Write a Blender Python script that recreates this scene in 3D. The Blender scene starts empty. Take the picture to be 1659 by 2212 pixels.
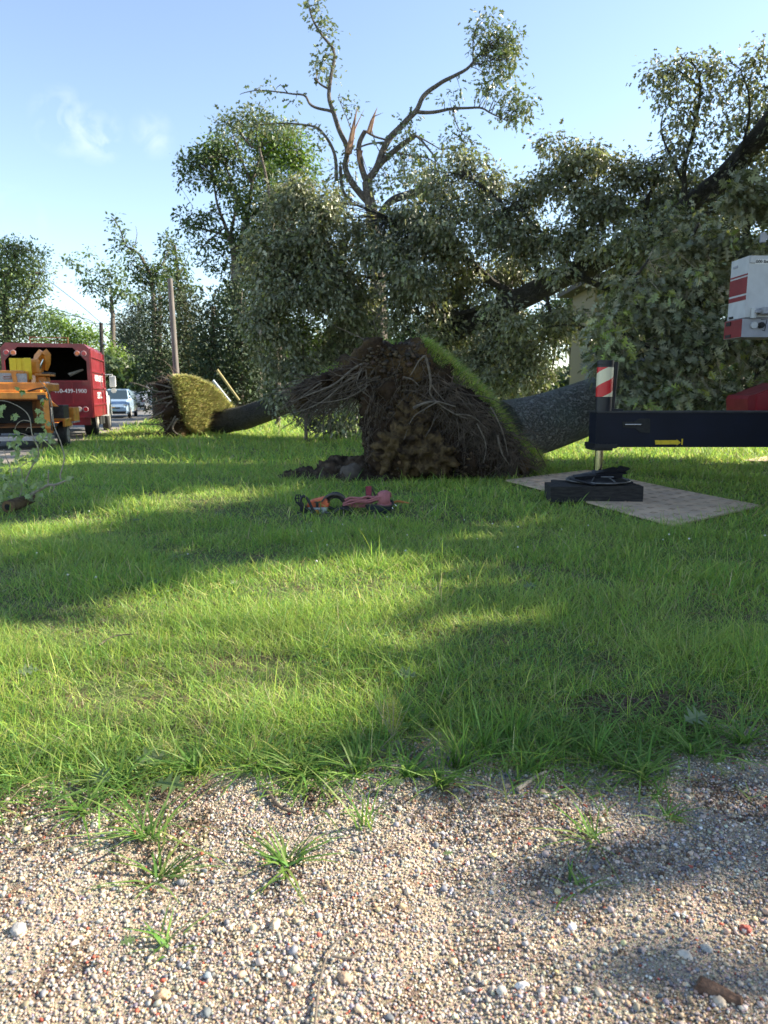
import bpy, bmesh, math, random
import numpy as np
from mathutils import Vector, Matrix, noise as mnoise
random.seed(7); rng = np.random.default_rng(7)
R = math.radians
scene = bpy.context.scene
col = scene.collection

# ------------------------------------------------------------------ camera, light, exposure
CAM_H = 1.5; PITCH = R(9.48); FPX = 1533.0; CX, CY = 829.5, 1106.0   # a 25 mm-equivalent phone lens
cam_d = bpy.data.cameras.new('camera'); cam = bpy.data.objects.new('camera', cam_d); col.objects.link(cam)
cam.location = (0, 0, CAM_H); cam.rotation_euler = (math.pi/2 - PITCH, 0, 0)
cam_d.sensor_fit = 'VERTICAL'; cam_d.sensor_height = 36; cam_d.lens = FPX/2212*36
cam_d.clip_start = 0.05; cam_d.clip_end = 1500
cam_d.dof.use_dof = True; cam_d.dof.focus_distance = 4.6; cam_d.dof.aperture_fstop = 3.8
scene.camera = cam
SUN_AZ = R(77); SUN_EL = R(30)          # azimuth clockwise from +Y
S = Vector((math.sin(SUN_AZ)*math.cos(SUN_EL), math.cos(SUN_AZ)*math.cos(SUN_EL), math.sin(SUN_EL)))
sd = bpy.data.lights.new('sun', 'SUN'); sd.energy = 5.0; sd.angle = R(0.5); sd.color = (1, .90, .74)
sun = bpy.data.objects.new('sun', sd); col.objects.link(sun)
sun.rotation_euler = (-S).to_track_quat('-Z', 'Y').to_euler()
W = bpy.data.worlds.new("World"); scene.world = W; W.use_nodes = True
nt = W.node_tree; nt.nodes.clear()
wo = nt.nodes.new('ShaderNodeOutputWorld'); bg = nt.nodes.new('ShaderNodeBackground')
sky = nt.nodes.new('ShaderNodeTexSky'); sky.sky_type = 'NISHITA'; sky.sun_disc = False
sky.sun_elevation = SUN_EL; sky.sun_rotation = SUN_AZ; sky.air_density = .95; sky.dust_density = .3; sky.ozone_density = 1.6
bg.inputs[1].default_value = 0.11
nt.links.new(bg.outputs[0], wo.inputs[0])
def wisp(prev, d, size, amt, sc):
    """a faint scrap of cloud in direction d"""
    tc = nt.nodes.new('ShaderNodeTexCoord')
    dist = nt.nodes.new('ShaderNodeVectorMath'); dist.operation = 'DISTANCE'; dist.inputs[1].default_value = d
    nt.links.new(tc.outputs['Generated'], dist.inputs[0])
    mr = nt.nodes.new('ShaderNodeMapRange'); mr.inputs[1].default_value = size; mr.inputs[2].default_value = 0
    nt.links.new(dist.outputs['Value'], mr.inputs[0])
    no = nt.nodes.new('ShaderNodeTexNoise'); no.inputs['Scale'].default_value = sc; no.inputs['Detail'].default_value = 5
    no.inputs['Distortion'].default_value = .6
    nt.links.new(tc.outputs['Generated'], no.inputs['Vector'])
    m2 = nt.nodes.new('ShaderNodeMapRange'); m2.inputs[1].default_value = .42; m2.inputs[2].default_value = .72
    nt.links.new(no.outputs['Fac'], m2.inputs[0])
    mu = nt.nodes.new('ShaderNodeMath'); mu.operation = 'MULTIPLY'
    nt.links.new(mr.outputs[0], mu.inputs[0]); nt.links.new(m2.outputs[0], mu.inputs[1])
    mu2 = nt.nodes.new('ShaderNodeMath'); mu2.operation = 'MULTIPLY'; mu2.inputs[1].default_value = amt
    nt.links.new(mu.outputs[0], mu2.inputs[0])
    mx = nt.nodes.new('ShaderNodeMix'); mx.data_type = 'RGBA'
    nt.links.new(mu2.outputs[0], mx.inputs[0]); nt.links.new(prev, mx.inputs[6]); mx.inputs[7].default_value = (6.4, 6.3, 6.2, 1)
    return mx.outputs[2]
def raydir(dx, dy):
    f = Vector((0, math.cos(PITCH), -math.sin(PITCH))); u = Vector((0, math.sin(PITCH), math.cos(PITCH)))
    return f + Vector((1, 0, 0))*((dx-CX)/FPX) - u*((dy-CY)/FPX)
s_ = sky.outputs[0]
for (dx, dy, sz, am, sc) in ((138, 262, .04, .36, 30), (208, 290, .036, .36, 32), (-15, 475, .06, .35, 14), (330, 290, .03, .2, 30)):
    s_ = wisp(s_, raydir(dx, dy).normalized(), sz, am, sc)
hs = nt.nodes.new('ShaderNodeHueSaturation'); hs.inputs['Saturation'].default_value = .9; nt.links.new(s_, hs.inputs['Color']); nt.links.new(hs.outputs[0], bg.inputs[0])
scene.view_settings.view_transform = 'Standard'; scene.view_settings.look = 'None'
scene.view_settings.exposure = 1.52; scene.view_settings.gamma = 1
scene.render.resolution_x = 768; scene.render.resolution_y = 1024
scene.cycles.max_bounces = 7; scene.cycles.diffuse_bounces = 3; scene.cycles.transmission_bounces = 4; scene.cycles.transparent_max_bounces = 6

# ------------------------------------------------------------------ measuring helpers (photo measure -> place in metres)
def P(dx, dy, Y):
    d = raydir(dx, dy); return Vector((0, 0, CAM_H)) + d*(Y/d.y)
def G(dx, dy, z=0.0):
    d = raydir(dx, dy); return Vector((0, 0, CAM_H)) + d*((z-CAM_H)/d.z)
def MPP(Y): return Y/FPX*1.0
def inframe(p, m=0.0):
    q = p - Vector((0, 0, CAM_H)); f = Vector((0, math.cos(PITCH), -math.sin(PITCH))); u = Vector((0, math.sin(PITCH), math.cos(PITCH)))
    z = q.dot(f)
    if z <= 0: return False
    return abs(q.x/z) < .541+m and abs(q.dot(u)/z) < .7215+m

# ------------------------------------------------------------------ object helpers
def tag(o, label=None, cat=None, group=None, kind=None):
    if label: o['label'] = label
    if cat: o['category'] = cat
    if group: o['group'] = group
    if kind: o['kind'] = kind
    return o
def thing(name, label, cat, loc=(0, 0, 0), rz=0, group=None):
    o = bpy.data.objects.new(name, None); col.objects.link(o); o.empty_display_size = .3
    o.location = loc; o.rotation_euler = (0, 0, rz)
    tag(o, label, cat, group); return o
def place(o, parent=None, local=False):
    """children modelled in world space stay there; with local they sit in their thing's own frame"""
    col.objects.link(o)
    if parent is not None and local: o.parent = parent; return o
    if parent is not None:
        o.parent = parent
        root = parent; M = Matrix.Identity(4); chain = []
        while root is not None: chain.append(root); root = root.parent
        for r in reversed(chain):
            M = M @ r.matrix_parent_inverse @ Matrix.LocRotScale(r.location, r.rotation_euler, r.scale)
        o.matrix_parent_inverse = M.inverted()
    return o
def np_mesh(name, V, loops, starts, totals, mats, colr=None, smooth=False, midx=None):
    me = bpy.data.meshes.new(name)
    me.vertices.add(len(V)); me.vertices.foreach_set('co', np.ascontiguousarray(V, dtype=np.float32).ravel())
    me.loops.add(len(loops)); me.loops.foreach_set('vertex_index', np.ascontiguousarray(loops, dtype=np.int32))
    me.polygons.add(len(starts)); me.polygons.foreach_set('loop_start', np.ascontiguousarray(starts, dtype=np.int32))
    me.polygons.foreach_set('loop_total', np.ascontiguousarray(totals, dtype=np.int32))
    if midx is not None: me.polygons.foreach_set('material_index', np.ascontiguousarray(midx, dtype=np.int32))
    me.update(calc_edges=True)
    me.polygons.foreach_set('use_smooth', np.full(len(starts), smooth))
    if colr is not None:
        a = me.attributes.new('col', 'FLOAT_COLOR', 'POINT')
        c = np.ones((len(V), 4), dtype=np.float32); c[:, :3] = colr; a.data.foreach_set('color', c.ravel())
    for m in (mats if isinstance(mats, (list, tuple)) else [mats]): me.materials.append(m)
    return me
class MB:
    """collects shapes; build() links them as ONE mesh object"""
    def __init__(s): s.v = []; s.f = []; s.mi = []; s.sm = []
    def add(s, V, F, mi=0, smooth=False):
        b = len(s.v); s.v.extend([tuple(v) for v in V]); s.f.extend([[b+i for i in f] for f in F])
        s.mi.extend([mi]*len(F)); s.sm.extend([smooth]*len(F)); return s
    def box(s, x0, x1, y0, y1, z0, z1, M=None, mi=0, bev=0.0):
        bm = bmesh.new(); bmesh.ops.create_cube(bm, size=1)
        for v in bm.verts: v.co = Vector(((x0+x1)/2+v.co.x*(x1-x0), (y0+y1)/2+v.co.y*(y1-y0), (z0+z1)/2+v.co.z*(z1-z0)))
        if bev: bmesh.ops.bevel(bm, geom=bm.edges[:], offset=bev, segments=2, affect='EDGES', profile=.5)
        return s.bm(bm, M, mi)
    def bm(s, bm, M=None, mi=0, smooth=False):
        bm.verts.index_update()
        s.add([(M @ v.co) if M else v.co.copy() for v in bm.verts], [[v.index for v in f.verts] for f in bm.faces], mi, smooth); bm.free(); return s
    def tube(s, pts, rad, n=8, mi=0, cap=True, M=None):
        pts = [Vector(p) for p in pts]; V = []; F = []
        rad = rad if isinstance(rad, (list, tuple)) else [rad]*len(pts)
        up = Vector((0, 0, 1)); prev = None
        for i, p in enumerate(pts):
            t = (pts[min(i+1, len(pts)-1)] - pts[max(i-1, 0)])
            if t.length < 1e-9: t = Vector((0, 0, 1))
            t.normalize()
            a = (prev - t*prev.dot(t)) if prev else t.cross(up if abs(t.z) < .9 else Vector((1, 0, 0)))
            if a.length < 1e-6: a = t.cross(Vector((1, 0, 0)))
            a.normalize(); b = t.cross(a); prev = a
            for k in range(n):
                an = 2*math.pi*k/n; V.append(p + (a*math.cos(an)+b*math.sin(an))*rad[i])
        for i in range(len(pts)-1):
            for k in range(n):
                F.append([i*n+k, i*n+(k+1) % n, (i+1)*n+(k+1) % n, (i+1)*n+k])
        if cap: F.append(list(range(n))[::-1]); F.append([(len(pts)-1)*n+k for k in range(n)])
        if M: V = [M @ v for v in V]
        return s.add(V, F, mi, True)
    def prism(s, poly, a0, a1, axis='y', M=None, mi=0):
        """poly in the two other axes (x,z for y; y,z for x; x,y for z), extruded a0..a1"""
        def mk(p, a): return {'y': (p[0], a, p[1]), 'x': (a, p[0], p[1]), 'z': (p[0], p[1], a)}[axis]
        n = len(poly); V = [Vector(mk(p, a0)) for p in poly]+[Vector(mk(p, a1)) for p in poly]
        F = [list(range(n)), list(range(n, 2*n))[::-1]]+[[i, i+n, (i+1) % n+n, (i+1) % n] for i in range(n)]
        if M: V = [M @ v for v in V]
        return s.add(V, F, mi)
    def cyl(s, c, ax, r, h, n=24, mi=0, M=None, r2=None):
        c = Vector(c); ax = Vector(ax).normalized(); return s.tube([c-ax*h/2, c+ax*h/2], [r, r if r2 is None else r2], n, mi, True, M)
    def mesh(s, name, mats):
        me = bpy.data.meshes.new(name); me.from_pydata(s.v, [], s.f); me.update()
        for m in (mats if isinstance(mats, (list, tuple)) else [mats]): me.materials.append(m)
        me.polygons.foreach_set('material_index', s.mi); me.polygons.foreach_set('use_smooth', s.sm)
        bm = bmesh.new(); bm.from_mesh(me); bmesh.ops.recalc_face_normals(bm, faces=bm.faces[:])
        for e in bm.edges:
            if len(e.link_faces) == 2 and e.calc_face_angle(0) > R(38): e.smooth = False
        bm.to_mesh(me); bm.free(); return me
    def build(s, name, mats, parent=None, label=None, local=False):
        o = bpy.data.objects.new(name, s.mesh(name, mats)); place(o, parent, local)
        if label: o['label'] = label
        return o

# ------------------------------------------------------------------ materials
def mat(name, color=(.5, .5, .5), rough=.6, metal=0.0, spec=.5, var=0.0, vscale=8, bump=0.0, bscale=40, color2=None, coat=0.0, stretch=None, det=6, thr=(.35, .65)):
    m = bpy.data.materials.new(name); m.use_nodes = True; n = m.node_tree; b = n.nodes['Principled BSDF']
    b.inputs['Roughness'].default_value = rough; b.inputs['Metallic'].default_value = metal
    b.inputs['Specular IOR Level'].default_value = spec; b.inputs['Coat Weight'].default_value = coat
    b.inputs['Base Color'].default_value = (*color, 1)
    tc = n.nodes.new('ShaderNodeTexCoord'); vec = tc.outputs['Object']
    if stretch:
        mp = n.nodes.new('ShaderNodeMapping'); mp.inputs['Scale'].default_value = stretch[0]; mp.inputs['Rotation'].default_value = stretch[1]
        n.links.new(vec, mp.inputs[0]); vec = mp.outputs[0]
    if var or color2:
        no = n.nodes.new('ShaderNodeTexNoise'); no.inputs['Scale'].default_value = vscale; no.inputs['Detail'].default_value = det
        n.links.new(vec, no.inputs['Vector'])
        mr = n.nodes.new('ShaderNodeMapRange'); mr.inputs[1].default_value = thr[0]; mr.inputs[2].default_value = thr[1]
        n.links.new(no.outputs['Fac'], mr.inputs[0])
        mx = n.nodes.new('ShaderNodeMix'); mx.data_type = 'RGBA'; n.links.new(mr.outputs[0], mx.inputs[0])
        c2 = color2 or tuple(c*(1-var) for c in color)
        mx.inputs[6].default_value = (*color, 1); mx.inputs[7].default_value = (*c2, 1); n.links.new(mx.outputs[2], b.inputs['Base Color'])
        rr = n.nodes.new('ShaderNodeMapRange'); rr.inputs[3].default_value = max(.02, rough-.1); rr.inputs[4].default_value = min(1, rough+.12)
        n.links.new(no.outputs['Fac'], rr.inputs[0]); n.links.new(rr.outputs[0], b.inputs['Roughness'])
    if bump:
        n2 = n.nodes.new('ShaderNodeTexNoise'); n2.inputs['Scale'].default_value = bscale; n2.inputs['Detail'].default_value = 8
        n.links.new(vec, n2.inputs['Vector'])
        bp = n.nodes.new('ShaderNodeBump'); bp.inputs['Strength'].default_value = 1; bp.inputs['Distance'].default_value = bump
        n.links.new(n2.outputs['Fac'], bp.inputs['Height']); n.links.new(bp.outputs[0], b.inputs['Normal'])
    return m
def leafmat(name, transl=.3, rough=.45, back=(1, 1, 1), spec=.5, backmix=0.0, tint=(1.25, 1.25, .7)):
    m = bpy.data.materials.new(name); m.use_nodes = True; n = m.node_tree; b = n.nodes['Principled BSDF']; out = n.nodes['Material Output']
    a = n.nodes.new('ShaderNodeAttribute'); a.attribute_name = 'col'; c = a.outputs['Color']
    if backmix:
        g = n.nodes.new('ShaderNodeNewGeometry'); mu = n.nodes.new('ShaderNodeMath'); mu.operation = 'MULTIPLY'; mu.inputs[1].default_value = backmix
        n.links.new(g.outputs['Backfacing'], mu.inputs[0])
        mx = n.nodes.new('ShaderNodeMix'); mx.data_type = 'RGBA'; n.links.new(mu.outputs[0], mx.inputs[0]); n.links.new(c, mx.inputs[6]); mx.inputs[7].default_value = (*back, 1); c = mx.outputs[2]
    n.links.new(c, b.inputs['Base Color']); b.inputs['Roughness'].default_value = rough; b.inputs['Specular IOR Level'].default_value = spec
    t = n.nodes.new('ShaderNodeBsdfTranslucent'); vm = n.nodes.new('ShaderNodeVectorMath'); vm.operation = 'MULTIPLY'; vm.inputs[1].default_value = tint
    n.links.new(c, vm.inputs[0]); n.links.new(vm.outputs[0], t.inputs[0])
    ms = n.nodes.new('ShaderNodeMixShader'); ms.inputs[0].default_value = transl
    n.links.new(b.outputs[0], ms.inputs[1]); n.links.new(t.outputs[0], ms.inputs[2]); n.links.new(ms.outputs[0], out.inputs[0]); return m
def attrmat(name, rough=.8, bump=0.0, bscale=120, mottle=.35, mscale=200):
    m = bpy.data.materials.new(name); m.use_nodes = True; n = m.node_tree; b = n.nodes['Principled BSDF']
    a = n.nodes.new('ShaderNodeAttribute'); a.attribute_name = 'col'; b.inputs['Roughness'].default_value = rough
    tc = n.nodes.new('ShaderNodeTexCoord'); no = n.nodes.new('ShaderNodeTexNoise'); no.inputs['Scale'].default_value = mscale; n.links.new(tc.outputs['Object'], no.inputs['Vector'])
    mr = n.nodes.new('ShaderNodeMapRange'); mr.inputs[3].default_value = 1-mottle; mr.inputs[4].default_value = 1+mottle; n.links.new(no.outputs['Fac'], mr.inputs[0])
    vm = n.nodes.new('ShaderNodeVectorMath'); vm.operation = 'SCALE'; n.links.new(a.outputs['Color'], vm.inputs[0]); n.links.new(mr.outputs[0], vm.inputs['Scale'])
    n.links.new(vm.outputs[0], b.inputs['Base Color'])
    if bump:
        n2 = n.nodes.new('ShaderNodeTexNoise'); n2.inputs['Scale'].default_value = bscale; n.links.new(tc.outputs['Object'], n2.inputs['Vector'])
        bp = n.nodes.new('ShaderNodeBump'); bp.inputs['Distance'].default_value = bump; n.links.new(n2.outputs['Fac'], bp.inputs['Height']); n.links.new(bp.outputs[0], b.inputs['Normal'])
    return m
def barkmat(name, c1, c2, sc=5, dist=.03, rot=(0, 0, 0), st=(1, 1, 5), moss=None):
    """ridged bark: stretched voronoi cells raised as real bump"""
    m = bpy.data.materials.new(name); m.use_nodes = True; n = m.node_tree; b = n.nodes['Principled BSDF']; b.inputs['Roughness'].default_value = .9
    tc = n.nodes.new('ShaderNodeTexCoord'); r = n.nodes.new('ShaderNodeMapping'); r.inputs['Rotation'].default_value = rot
    n.links.new(tc.outputs['Object'], r.inputs[0])
    mp = n.nodes.new('ShaderNodeMapping'); mp.inputs['Scale'].default_value = st; n.links.new(r.outputs[0], mp.inputs[0])
    nz = n.nodes.new('ShaderNodeTexNoise'); nz.inputs['Scale'].default_value = sc*.8; nz.inputs['Detail'].default_value = 4; n.links.new(mp.outputs[0], nz.inputs['Vector'])
    ad = n.nodes.new('ShaderNodeVectorMath'); ad.operation = 'MULTIPLY_ADD'; ad.inputs[1].default_value = (.25, .25, .25); n.links.new(nz.outputs['Color'], ad.inputs[0]); n.links.new(mp.outputs[0], ad.inputs[2])
    vo = n.nodes.new('ShaderNodeTexVoronoi'); vo.feature = 'DISTANCE_TO_EDGE'; vo.inputs['Scale'].default_value = sc; n.links.new(ad.outputs[0], vo.inputs['Vector'])
    mr = n.nodes.new('ShaderNodeMapRange'); mr.inputs[2].default_value = .18; n.links.new(vo.outputs['Distance'], mr.inputs[0])
    mx = n.nodes.new('ShaderNodeMix'); mx.data_type = 'RGBA'; n.links.new(mr.outputs[0], mx.inputs[0]); mx.inputs[6].default_value = (*c2, 1); mx.inputs[7].default_value = (*c1, 1)
    c = mx.outputs[2]
    if moss:
        n3 = n.nodes.new('ShaderNodeTexNoise'); n3.inputs['Scale'].default_value = 1.2; n3.inputs['Detail'].default_value = 6; n.links.new(tc.outputs['Object'], n3.inputs['Vector'])
        m3 = n.nodes.new('ShaderNodeMapRange'); m3.inputs[1].default_value = .42; m3.inputs[2].default_value = .62; m3.inputs[4].default_value = .7; n.links.new(n3.outputs['Fac'], m3.inputs[0])
        x3 = n.nodes.new('ShaderNodeMix'); x3.data_type = 'RGBA'; n.links.new(m3.outputs[0], x3.inputs[0]); n.links.new(c, x3.inputs[6]); x3.inputs[7].default_value = (*moss, 1); c = x3.outputs[2]
    n.links.new(c, b.inputs['Base Color'])
    bp = n.nodes.new('ShaderNodeBump'); bp.inputs['Distance'].default_value = dist; n.links.new(mr.outputs[0], bp.inputs['Height']); n.links.new(bp.outputs[0], b.inputs['Normal'])
    return m

M = {}
M['grass'] = leafmat('grass_blades', .42, .5, spec=.3, tint=(1.25, 1.3, 1.0))
M['oak'] = leafmat('oak_leaves', .22, .42, back=(.36, .38, .28), backmix=.45, spec=.6, tint=(1.3, 1.35, .6))
M['green'] = leafmat('green_leaves', .35, .5, back=(.13, .19, .07), backmix=.4)
M['maple'] = leafmat('maple_leaves', .3, .45, back=(.36, .44, .20), backmix=.7)
M['needle'] = leafmat('conifer_sprays', .1, .7)
M['pebble'] = attrmat('pebbles', .75, mottle=.3, mscale=260)
M['root'] = mat('root_bark', (.20, .165, .13), .85, var=.5, vscale=14)
M['root_dark'] = mat('root_fibres', (.15, .115, .085), .9, var=.6, vscale=6)
M['bark_gray'] = barkmat('furrowed_oak_bark', (.22, .22, .20), (.075, .075, .068), sc=17, dist=.04, rot=(0, R(27), R(20)), st=(.13, 1, 1), moss=(.15, .185, .155))
M['bark_dark'] = barkmat('dark_bark', (.075, .07, .06), (.03, .027, .022), sc=16, dist=.02, rot=(0, R(25), 0), st=(.3, 1, 1))
M['bark_mid'] = barkmat('grey_brown_bark', (.20, .17, .14), (.06, .05, .04), sc=18, dist=.02, st=(1, 1, .2))
M['rootbark'] = mat('flaking_bark', (.20, .115, .07), .9, color2=(.08, .045, .03), vscale=40, bump=.01, bscale=60)
M['split'] = mat('split_wood', (.32, .19, .11), .8, color2=(.24, .13, .075), vscale=9)
M['twig'] = mat('pale_twig', (.42, .36, .28), .8, var=.35, vscale=30)
M['red'] = mat('dark_red_paint', (.27, .018, .028), .38, var=.35, vscale=3, coat=.3, bump=.002, bscale=14)
M['shade_rot'] = mat('box_shade_and_rot', (.008, .007, .007), .9, var=.3)  # near-black for the shade inside the truck box; also the log's rot
M['orange'] = mat('orange_paint', (.75, .27, .025), .45, var=.35, vscale=5, coat=.2)
M['yellow'] = mat('yellow_plastic', (.85, .62, .01), .4, var=.1)
M['black'] = mat('black_rubber', (.02, .02, .02), .75, var=.3, vscale=20)
M['darkmetal'] = mat('dark_metal', (.045, .045, .048), .5, metal=.3, var=.4, vscale=12)
M['grey'] = mat('grey_label_metal', (.42, .42, .42), .5, var=.3, vscale=30)
M['white'] = mat('white_paint', (.72, .73, .72), .4, var=.12, vscale=4, coat=.2)
M['glass'] = mat('tinted_glass', (.03, .05, .06), .08, spec=1.0)
M['chrome'] = mat('chrome_rod', (.75, .70, .60), .16, metal=1.0)
M['rust'] = mat('rusty_metal', (.22, .09, .04), .8, var=.5)
M['tread'] = mat('pale_dirty_wheel', (.38, .36, .31), .8, var=.5, vscale=9)

# ------------------------------------------------------------------ ground
def sines(x, y, sc, seed, n=7):
    r = np.random.default_rng(seed); o = np.zeros_like(x)
    for i in range(n):
        a = r.uniform(0, 2*math.pi); f = sc*r.uniform(.6, 1.9); o = o + np.sin((x*math.cos(a)+y*math.sin(a))*f + r.uniform(0, 6.28))/n
    return o*1.6
def gz(x, y):
    x = np.asarray(x, float); y = np.asarray(y, float)
    near = np.clip((8.5-np.hypot(x, y))/4, 0, 1)
    h = .016*sines(x, y, 1.1, 3)*near + .012*sines(x, y, 5, 4)*near
    h = h + .055*np.clip((y-2.5)/1.2, 0, 1)*near           # the lawn stands a little above the worn drive
    rut = np.exp(-((x-.10-.05*y)/.12)**2) + .8*np.exp(-((x-.75-.28*(3-y))/.16)**2)
    h = h - .022*rut*(y < 3.2)*near
    return h
def edge(x): return 2.66 + .10*np.sin(x*1.7+.5) + .09*np.sin(x*4.3+1) + .06*np.sin(x*9.1)+.03*x - .16*np.clip(-(x+1.0)*2, 0, 1)
def road_edge(y): return -8.8-.2*(np.asarray(y)-17.2) + .12*np.sin(np.asarray(y)*.9)
def sheet(name, xs, ys, zoff, m, xf=None):
    X, Y = np.meshgrid(xs, ys); Z = gz(X, Y)+zoff
    if xf: X, Y = xf(X, Y); Z = gz(X, Y)+zoff
    ny, nx = X.shape; V = np.stack([X, Y, Z], -1).reshape(-1, 3)
    i = (np.arange(ny-1)[:, None]*nx+np.arange(nx-1)[None]).ravel()
    L = np.stack([i, i+1, i+nx+1, i+nx], -1).ravel(); n = len(i)
    me = np_mesh(name, V, L, np.arange(n)*4, np.full(n, 4), m, smooth=True)
    o = bpy.data.objects.new(name, me); col.objects.link(o); tag(o, kind='structure'); return o
def groundmat(name, ca, cb, cc, s1, s2, bump, bs):
    m = bpy.data.materials.new(name); m.use_nodes = True; n = m.node_tree; b = n.nodes['Principled BSDF']; b.inputs['Roughness'].default_value = .95
    b.inputs['Specular IOR Level'].default_value = .2
    tc = n.nodes.new('ShaderNodeTexCoord')
    def nz(s, d=8):
        q = n.nodes.new('ShaderNodeTexNoise'); q.inputs['Scale'].default_value = s; q.inputs['Detail'].default_value = d; n.links.new(tc.outputs['Object'], q.inputs['Vector']); return q.outputs['Fac']
    def mr(a, lo, hi):
        q = n.nodes.new('ShaderNodeMapRange'); q.inputs[1].default_value = lo; q.inputs[2].default_value = hi; n.links.new(a, q.inputs[0]); return q.outputs[0]
    def mix(f, a, b_):
        q = n.nodes.new('ShaderNodeMix'); q.data_type = 'RGBA'; n.links.new(f, q.inputs[0])
        for k, v in ((6, a), (7, b_)):
            if isinstance(v, tuple): q.inputs[k].default_value = (*v, 1)
            else: n.links.new(v, q.inputs[k])
        return q.outputs[2]
    c = mix(mr(nz(s1), .4, .6), ca, cb); c = mix(mr(nz(s2), .5, .62), c, cc); n.links.new(c, b.inputs['Base Color'])
    bp = n.nodes.new('ShaderNodeBump'); bp.inputs['Distance'].default_value = bump; n.links.new(nz(bs), bp.inputs['Height']); n.links.new(bp.outputs[0], b.inputs['Normal'])
    return m, n, b, tc, mix, mr
def grad(lo, hi, n, p): t = np.linspace(-1, 1, n); return np.where(t < 0, -np.abs(t)**p*abs(lo), np.abs(t)**p*hi)
M['lawnsoil'] = groundmat('lawn_soil', (.10, .14, .045), (.13, .15, .06), (.13, .10, .06), 1.5, 9, .02, 60)[0]
sheet('ground', grad(-260, 260, 260, 3), np.concatenate([np.linspace(-60, 0, 12)[:-1], np.linspace(0, 18, 200)[:-1], 18+np.linspace(0, 1, 60)**2*400]), 0, M['lawnsoil'])
gm, n, b, tc, mix, mr = groundmat('gravel_bed', (.36, .295, .22), (.43, .36, .27), (.19, .14, .10), 3, 5, .006, 400)
# fine grit: tiny stones of their own colour with a voronoi relief
vo = n.nodes.new('ShaderNodeTexVoronoi'); vo.inputs['Scale'].default_value = 210; n.links.new(tc.outputs['Object'], vo.inputs['Vector'])
base = b.inputs['Base Color'].links[0].from_socket
hsv = n.nodes.new('ShaderNodeHueSaturation'); hsv.inputs['Saturation'].default_value = .25; n.links.new(vo.outputs['Color'], hsv.inputs['Color'])
ml = n.nodes.new('ShaderNodeMix'); ml.data_type = 'RGBA'; ml.blend_type = 'OVERLAY'; ml.inputs[0].default_value = .75; n.links.new(base, ml.inputs[6]); n.links.new(hsv.outputs[0], ml.inputs[7]); n.links.new(ml.outputs[2], b.inputs['Base Color'])
bp = n.nodes.new('ShaderNodeBump'); bp.inputs['Distance'].default_value = .005; bp.invert = True; n.links.new(vo.outputs['Distance'], bp.inputs['Height'])
n.links.new(b.inputs['Normal'].links[0].from_socket, bp.inputs['Normal']); n.links.new(bp.outputs[0], b.inputs['Normal'])
def gx(X, Y):
    t = (Y+6)/9.0; Y2 = -6 + t*(edge(X)+6.12+.03*np.sin(X*31)+.03*np.sin(X*17)); return X, Y2
sheet('gravel_driveway', np.concatenate([np.linspace(-14, -3, 20)[:-1], np.linspace(-3, 3, 260), np.linspace(3, 14, 20)[1:]]),
      np.concatenate([np.linspace(-6, 0, 8)[:-1], np.linspace(0, 3, 110)]), .006, gm, gx)
M['asphalt'] = mat('old_asphalt', (.20, .195, .185), .9, var=.3, vscale=2.5, bump=.004, bscale=120)
def rx(X, Y): return road_edge(Y) - (X+1)*0 - (X)*8.5, Y
o = sheet('road', np.linspace(0, 1, 8), np.linspace(-20, 220, 200), .02, M['asphalt'], rx)
M['kerb'] = mat('dusty_road_edge', (.34, .29, .23), .95, var=.35, vscale=5, bump=.004, bscale=90)
o = sheet('road_shoulder', np.linspace(-.04, .06, 4), np.linspace(-20, 220, 300), .026, M['kerb'], lambda X, Y: (road_edge(Y)-X*8.5+.08*np.sin(Y*2.3)*(X < 0), Y))

# ------------------------------------------------------------------ generators: leaves, blades, stones, tubes
TEMPL = {
 'oak': [(0, 0), (.14, .03), (.20, .20), (.31, .05), (.46, .40), (.52, .06), (.70, .36), (.74, .06), (.87, .17), (.89, .04), (1, 0)],
 'lobed': [(0, 0), (.25, .26), (.42, .1), (.62, .3), (.75, .1), (1, 0)],
 'hex': [(0, 0), (.3, .24), (.7, .2), (1, 0)],
 'maple': [(0, 0), (-.08, .3), (.12, .28), (.3, .52), (.42, .3), (.62, .34), (.62, .16), (1, 0)],
 'quad': [(0, 0), (.45, .28), (1, 0)],
}
LAREA = {'oak': .24, 'lobed': .30, 'hex': .30, 'maple': .55, 'quad': .28}
def leafmesh(name, pos, axis, nrm, size, cols, m, shape='hex', fold=.25, parent=None, smooth=False):
    T = np.array(TEMPL[shape]); k = len(T)
    other = T[1:-1] * [1, -1]
    TV = np.concatenate([T, other]); mm = len(TV); h = fold*np.abs(TV[:, 1]) + .12*TV[:, 0]**2*-1
    f1 = list(range(k)); f2 = [0]+[k+i for i in range(k-2)]+[k-1]; f2 = f2[::-1]
    axis = axis/np.linalg.norm(axis, axis=1, keepdims=True)
    B = np.cross(nrm, axis); B /= (np.linalg.norm(B, axis=1, keepdims=True)+1e-9); C = np.cross(axis, B)
    N = len(pos); s = size[:, None, None]
    V = pos[:, None, :] + s*(TV[None, :, 0:1]*axis[:, None, :] + TV[None, :, 1:2]*B[:, None, :] + h[None, :, None]*C[:, None, :])
    base = (np.arange(N)*mm)[:, None]; L = np.concatenate([base+np.array(f1)[None], base+np.array(f2)[None]], 1).ravel()
    nf = 2*N; st = np.arange(nf)*k; tot = np.full(nf, k)
    cc = np.repeat(cols, mm, axis=0)
    me = np_mesh(name, V.reshape(-1, 3), L, st, tot, m, cc, smooth)
    o = bpy.data.objects.new(name, me); place(o, parent); return o
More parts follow.
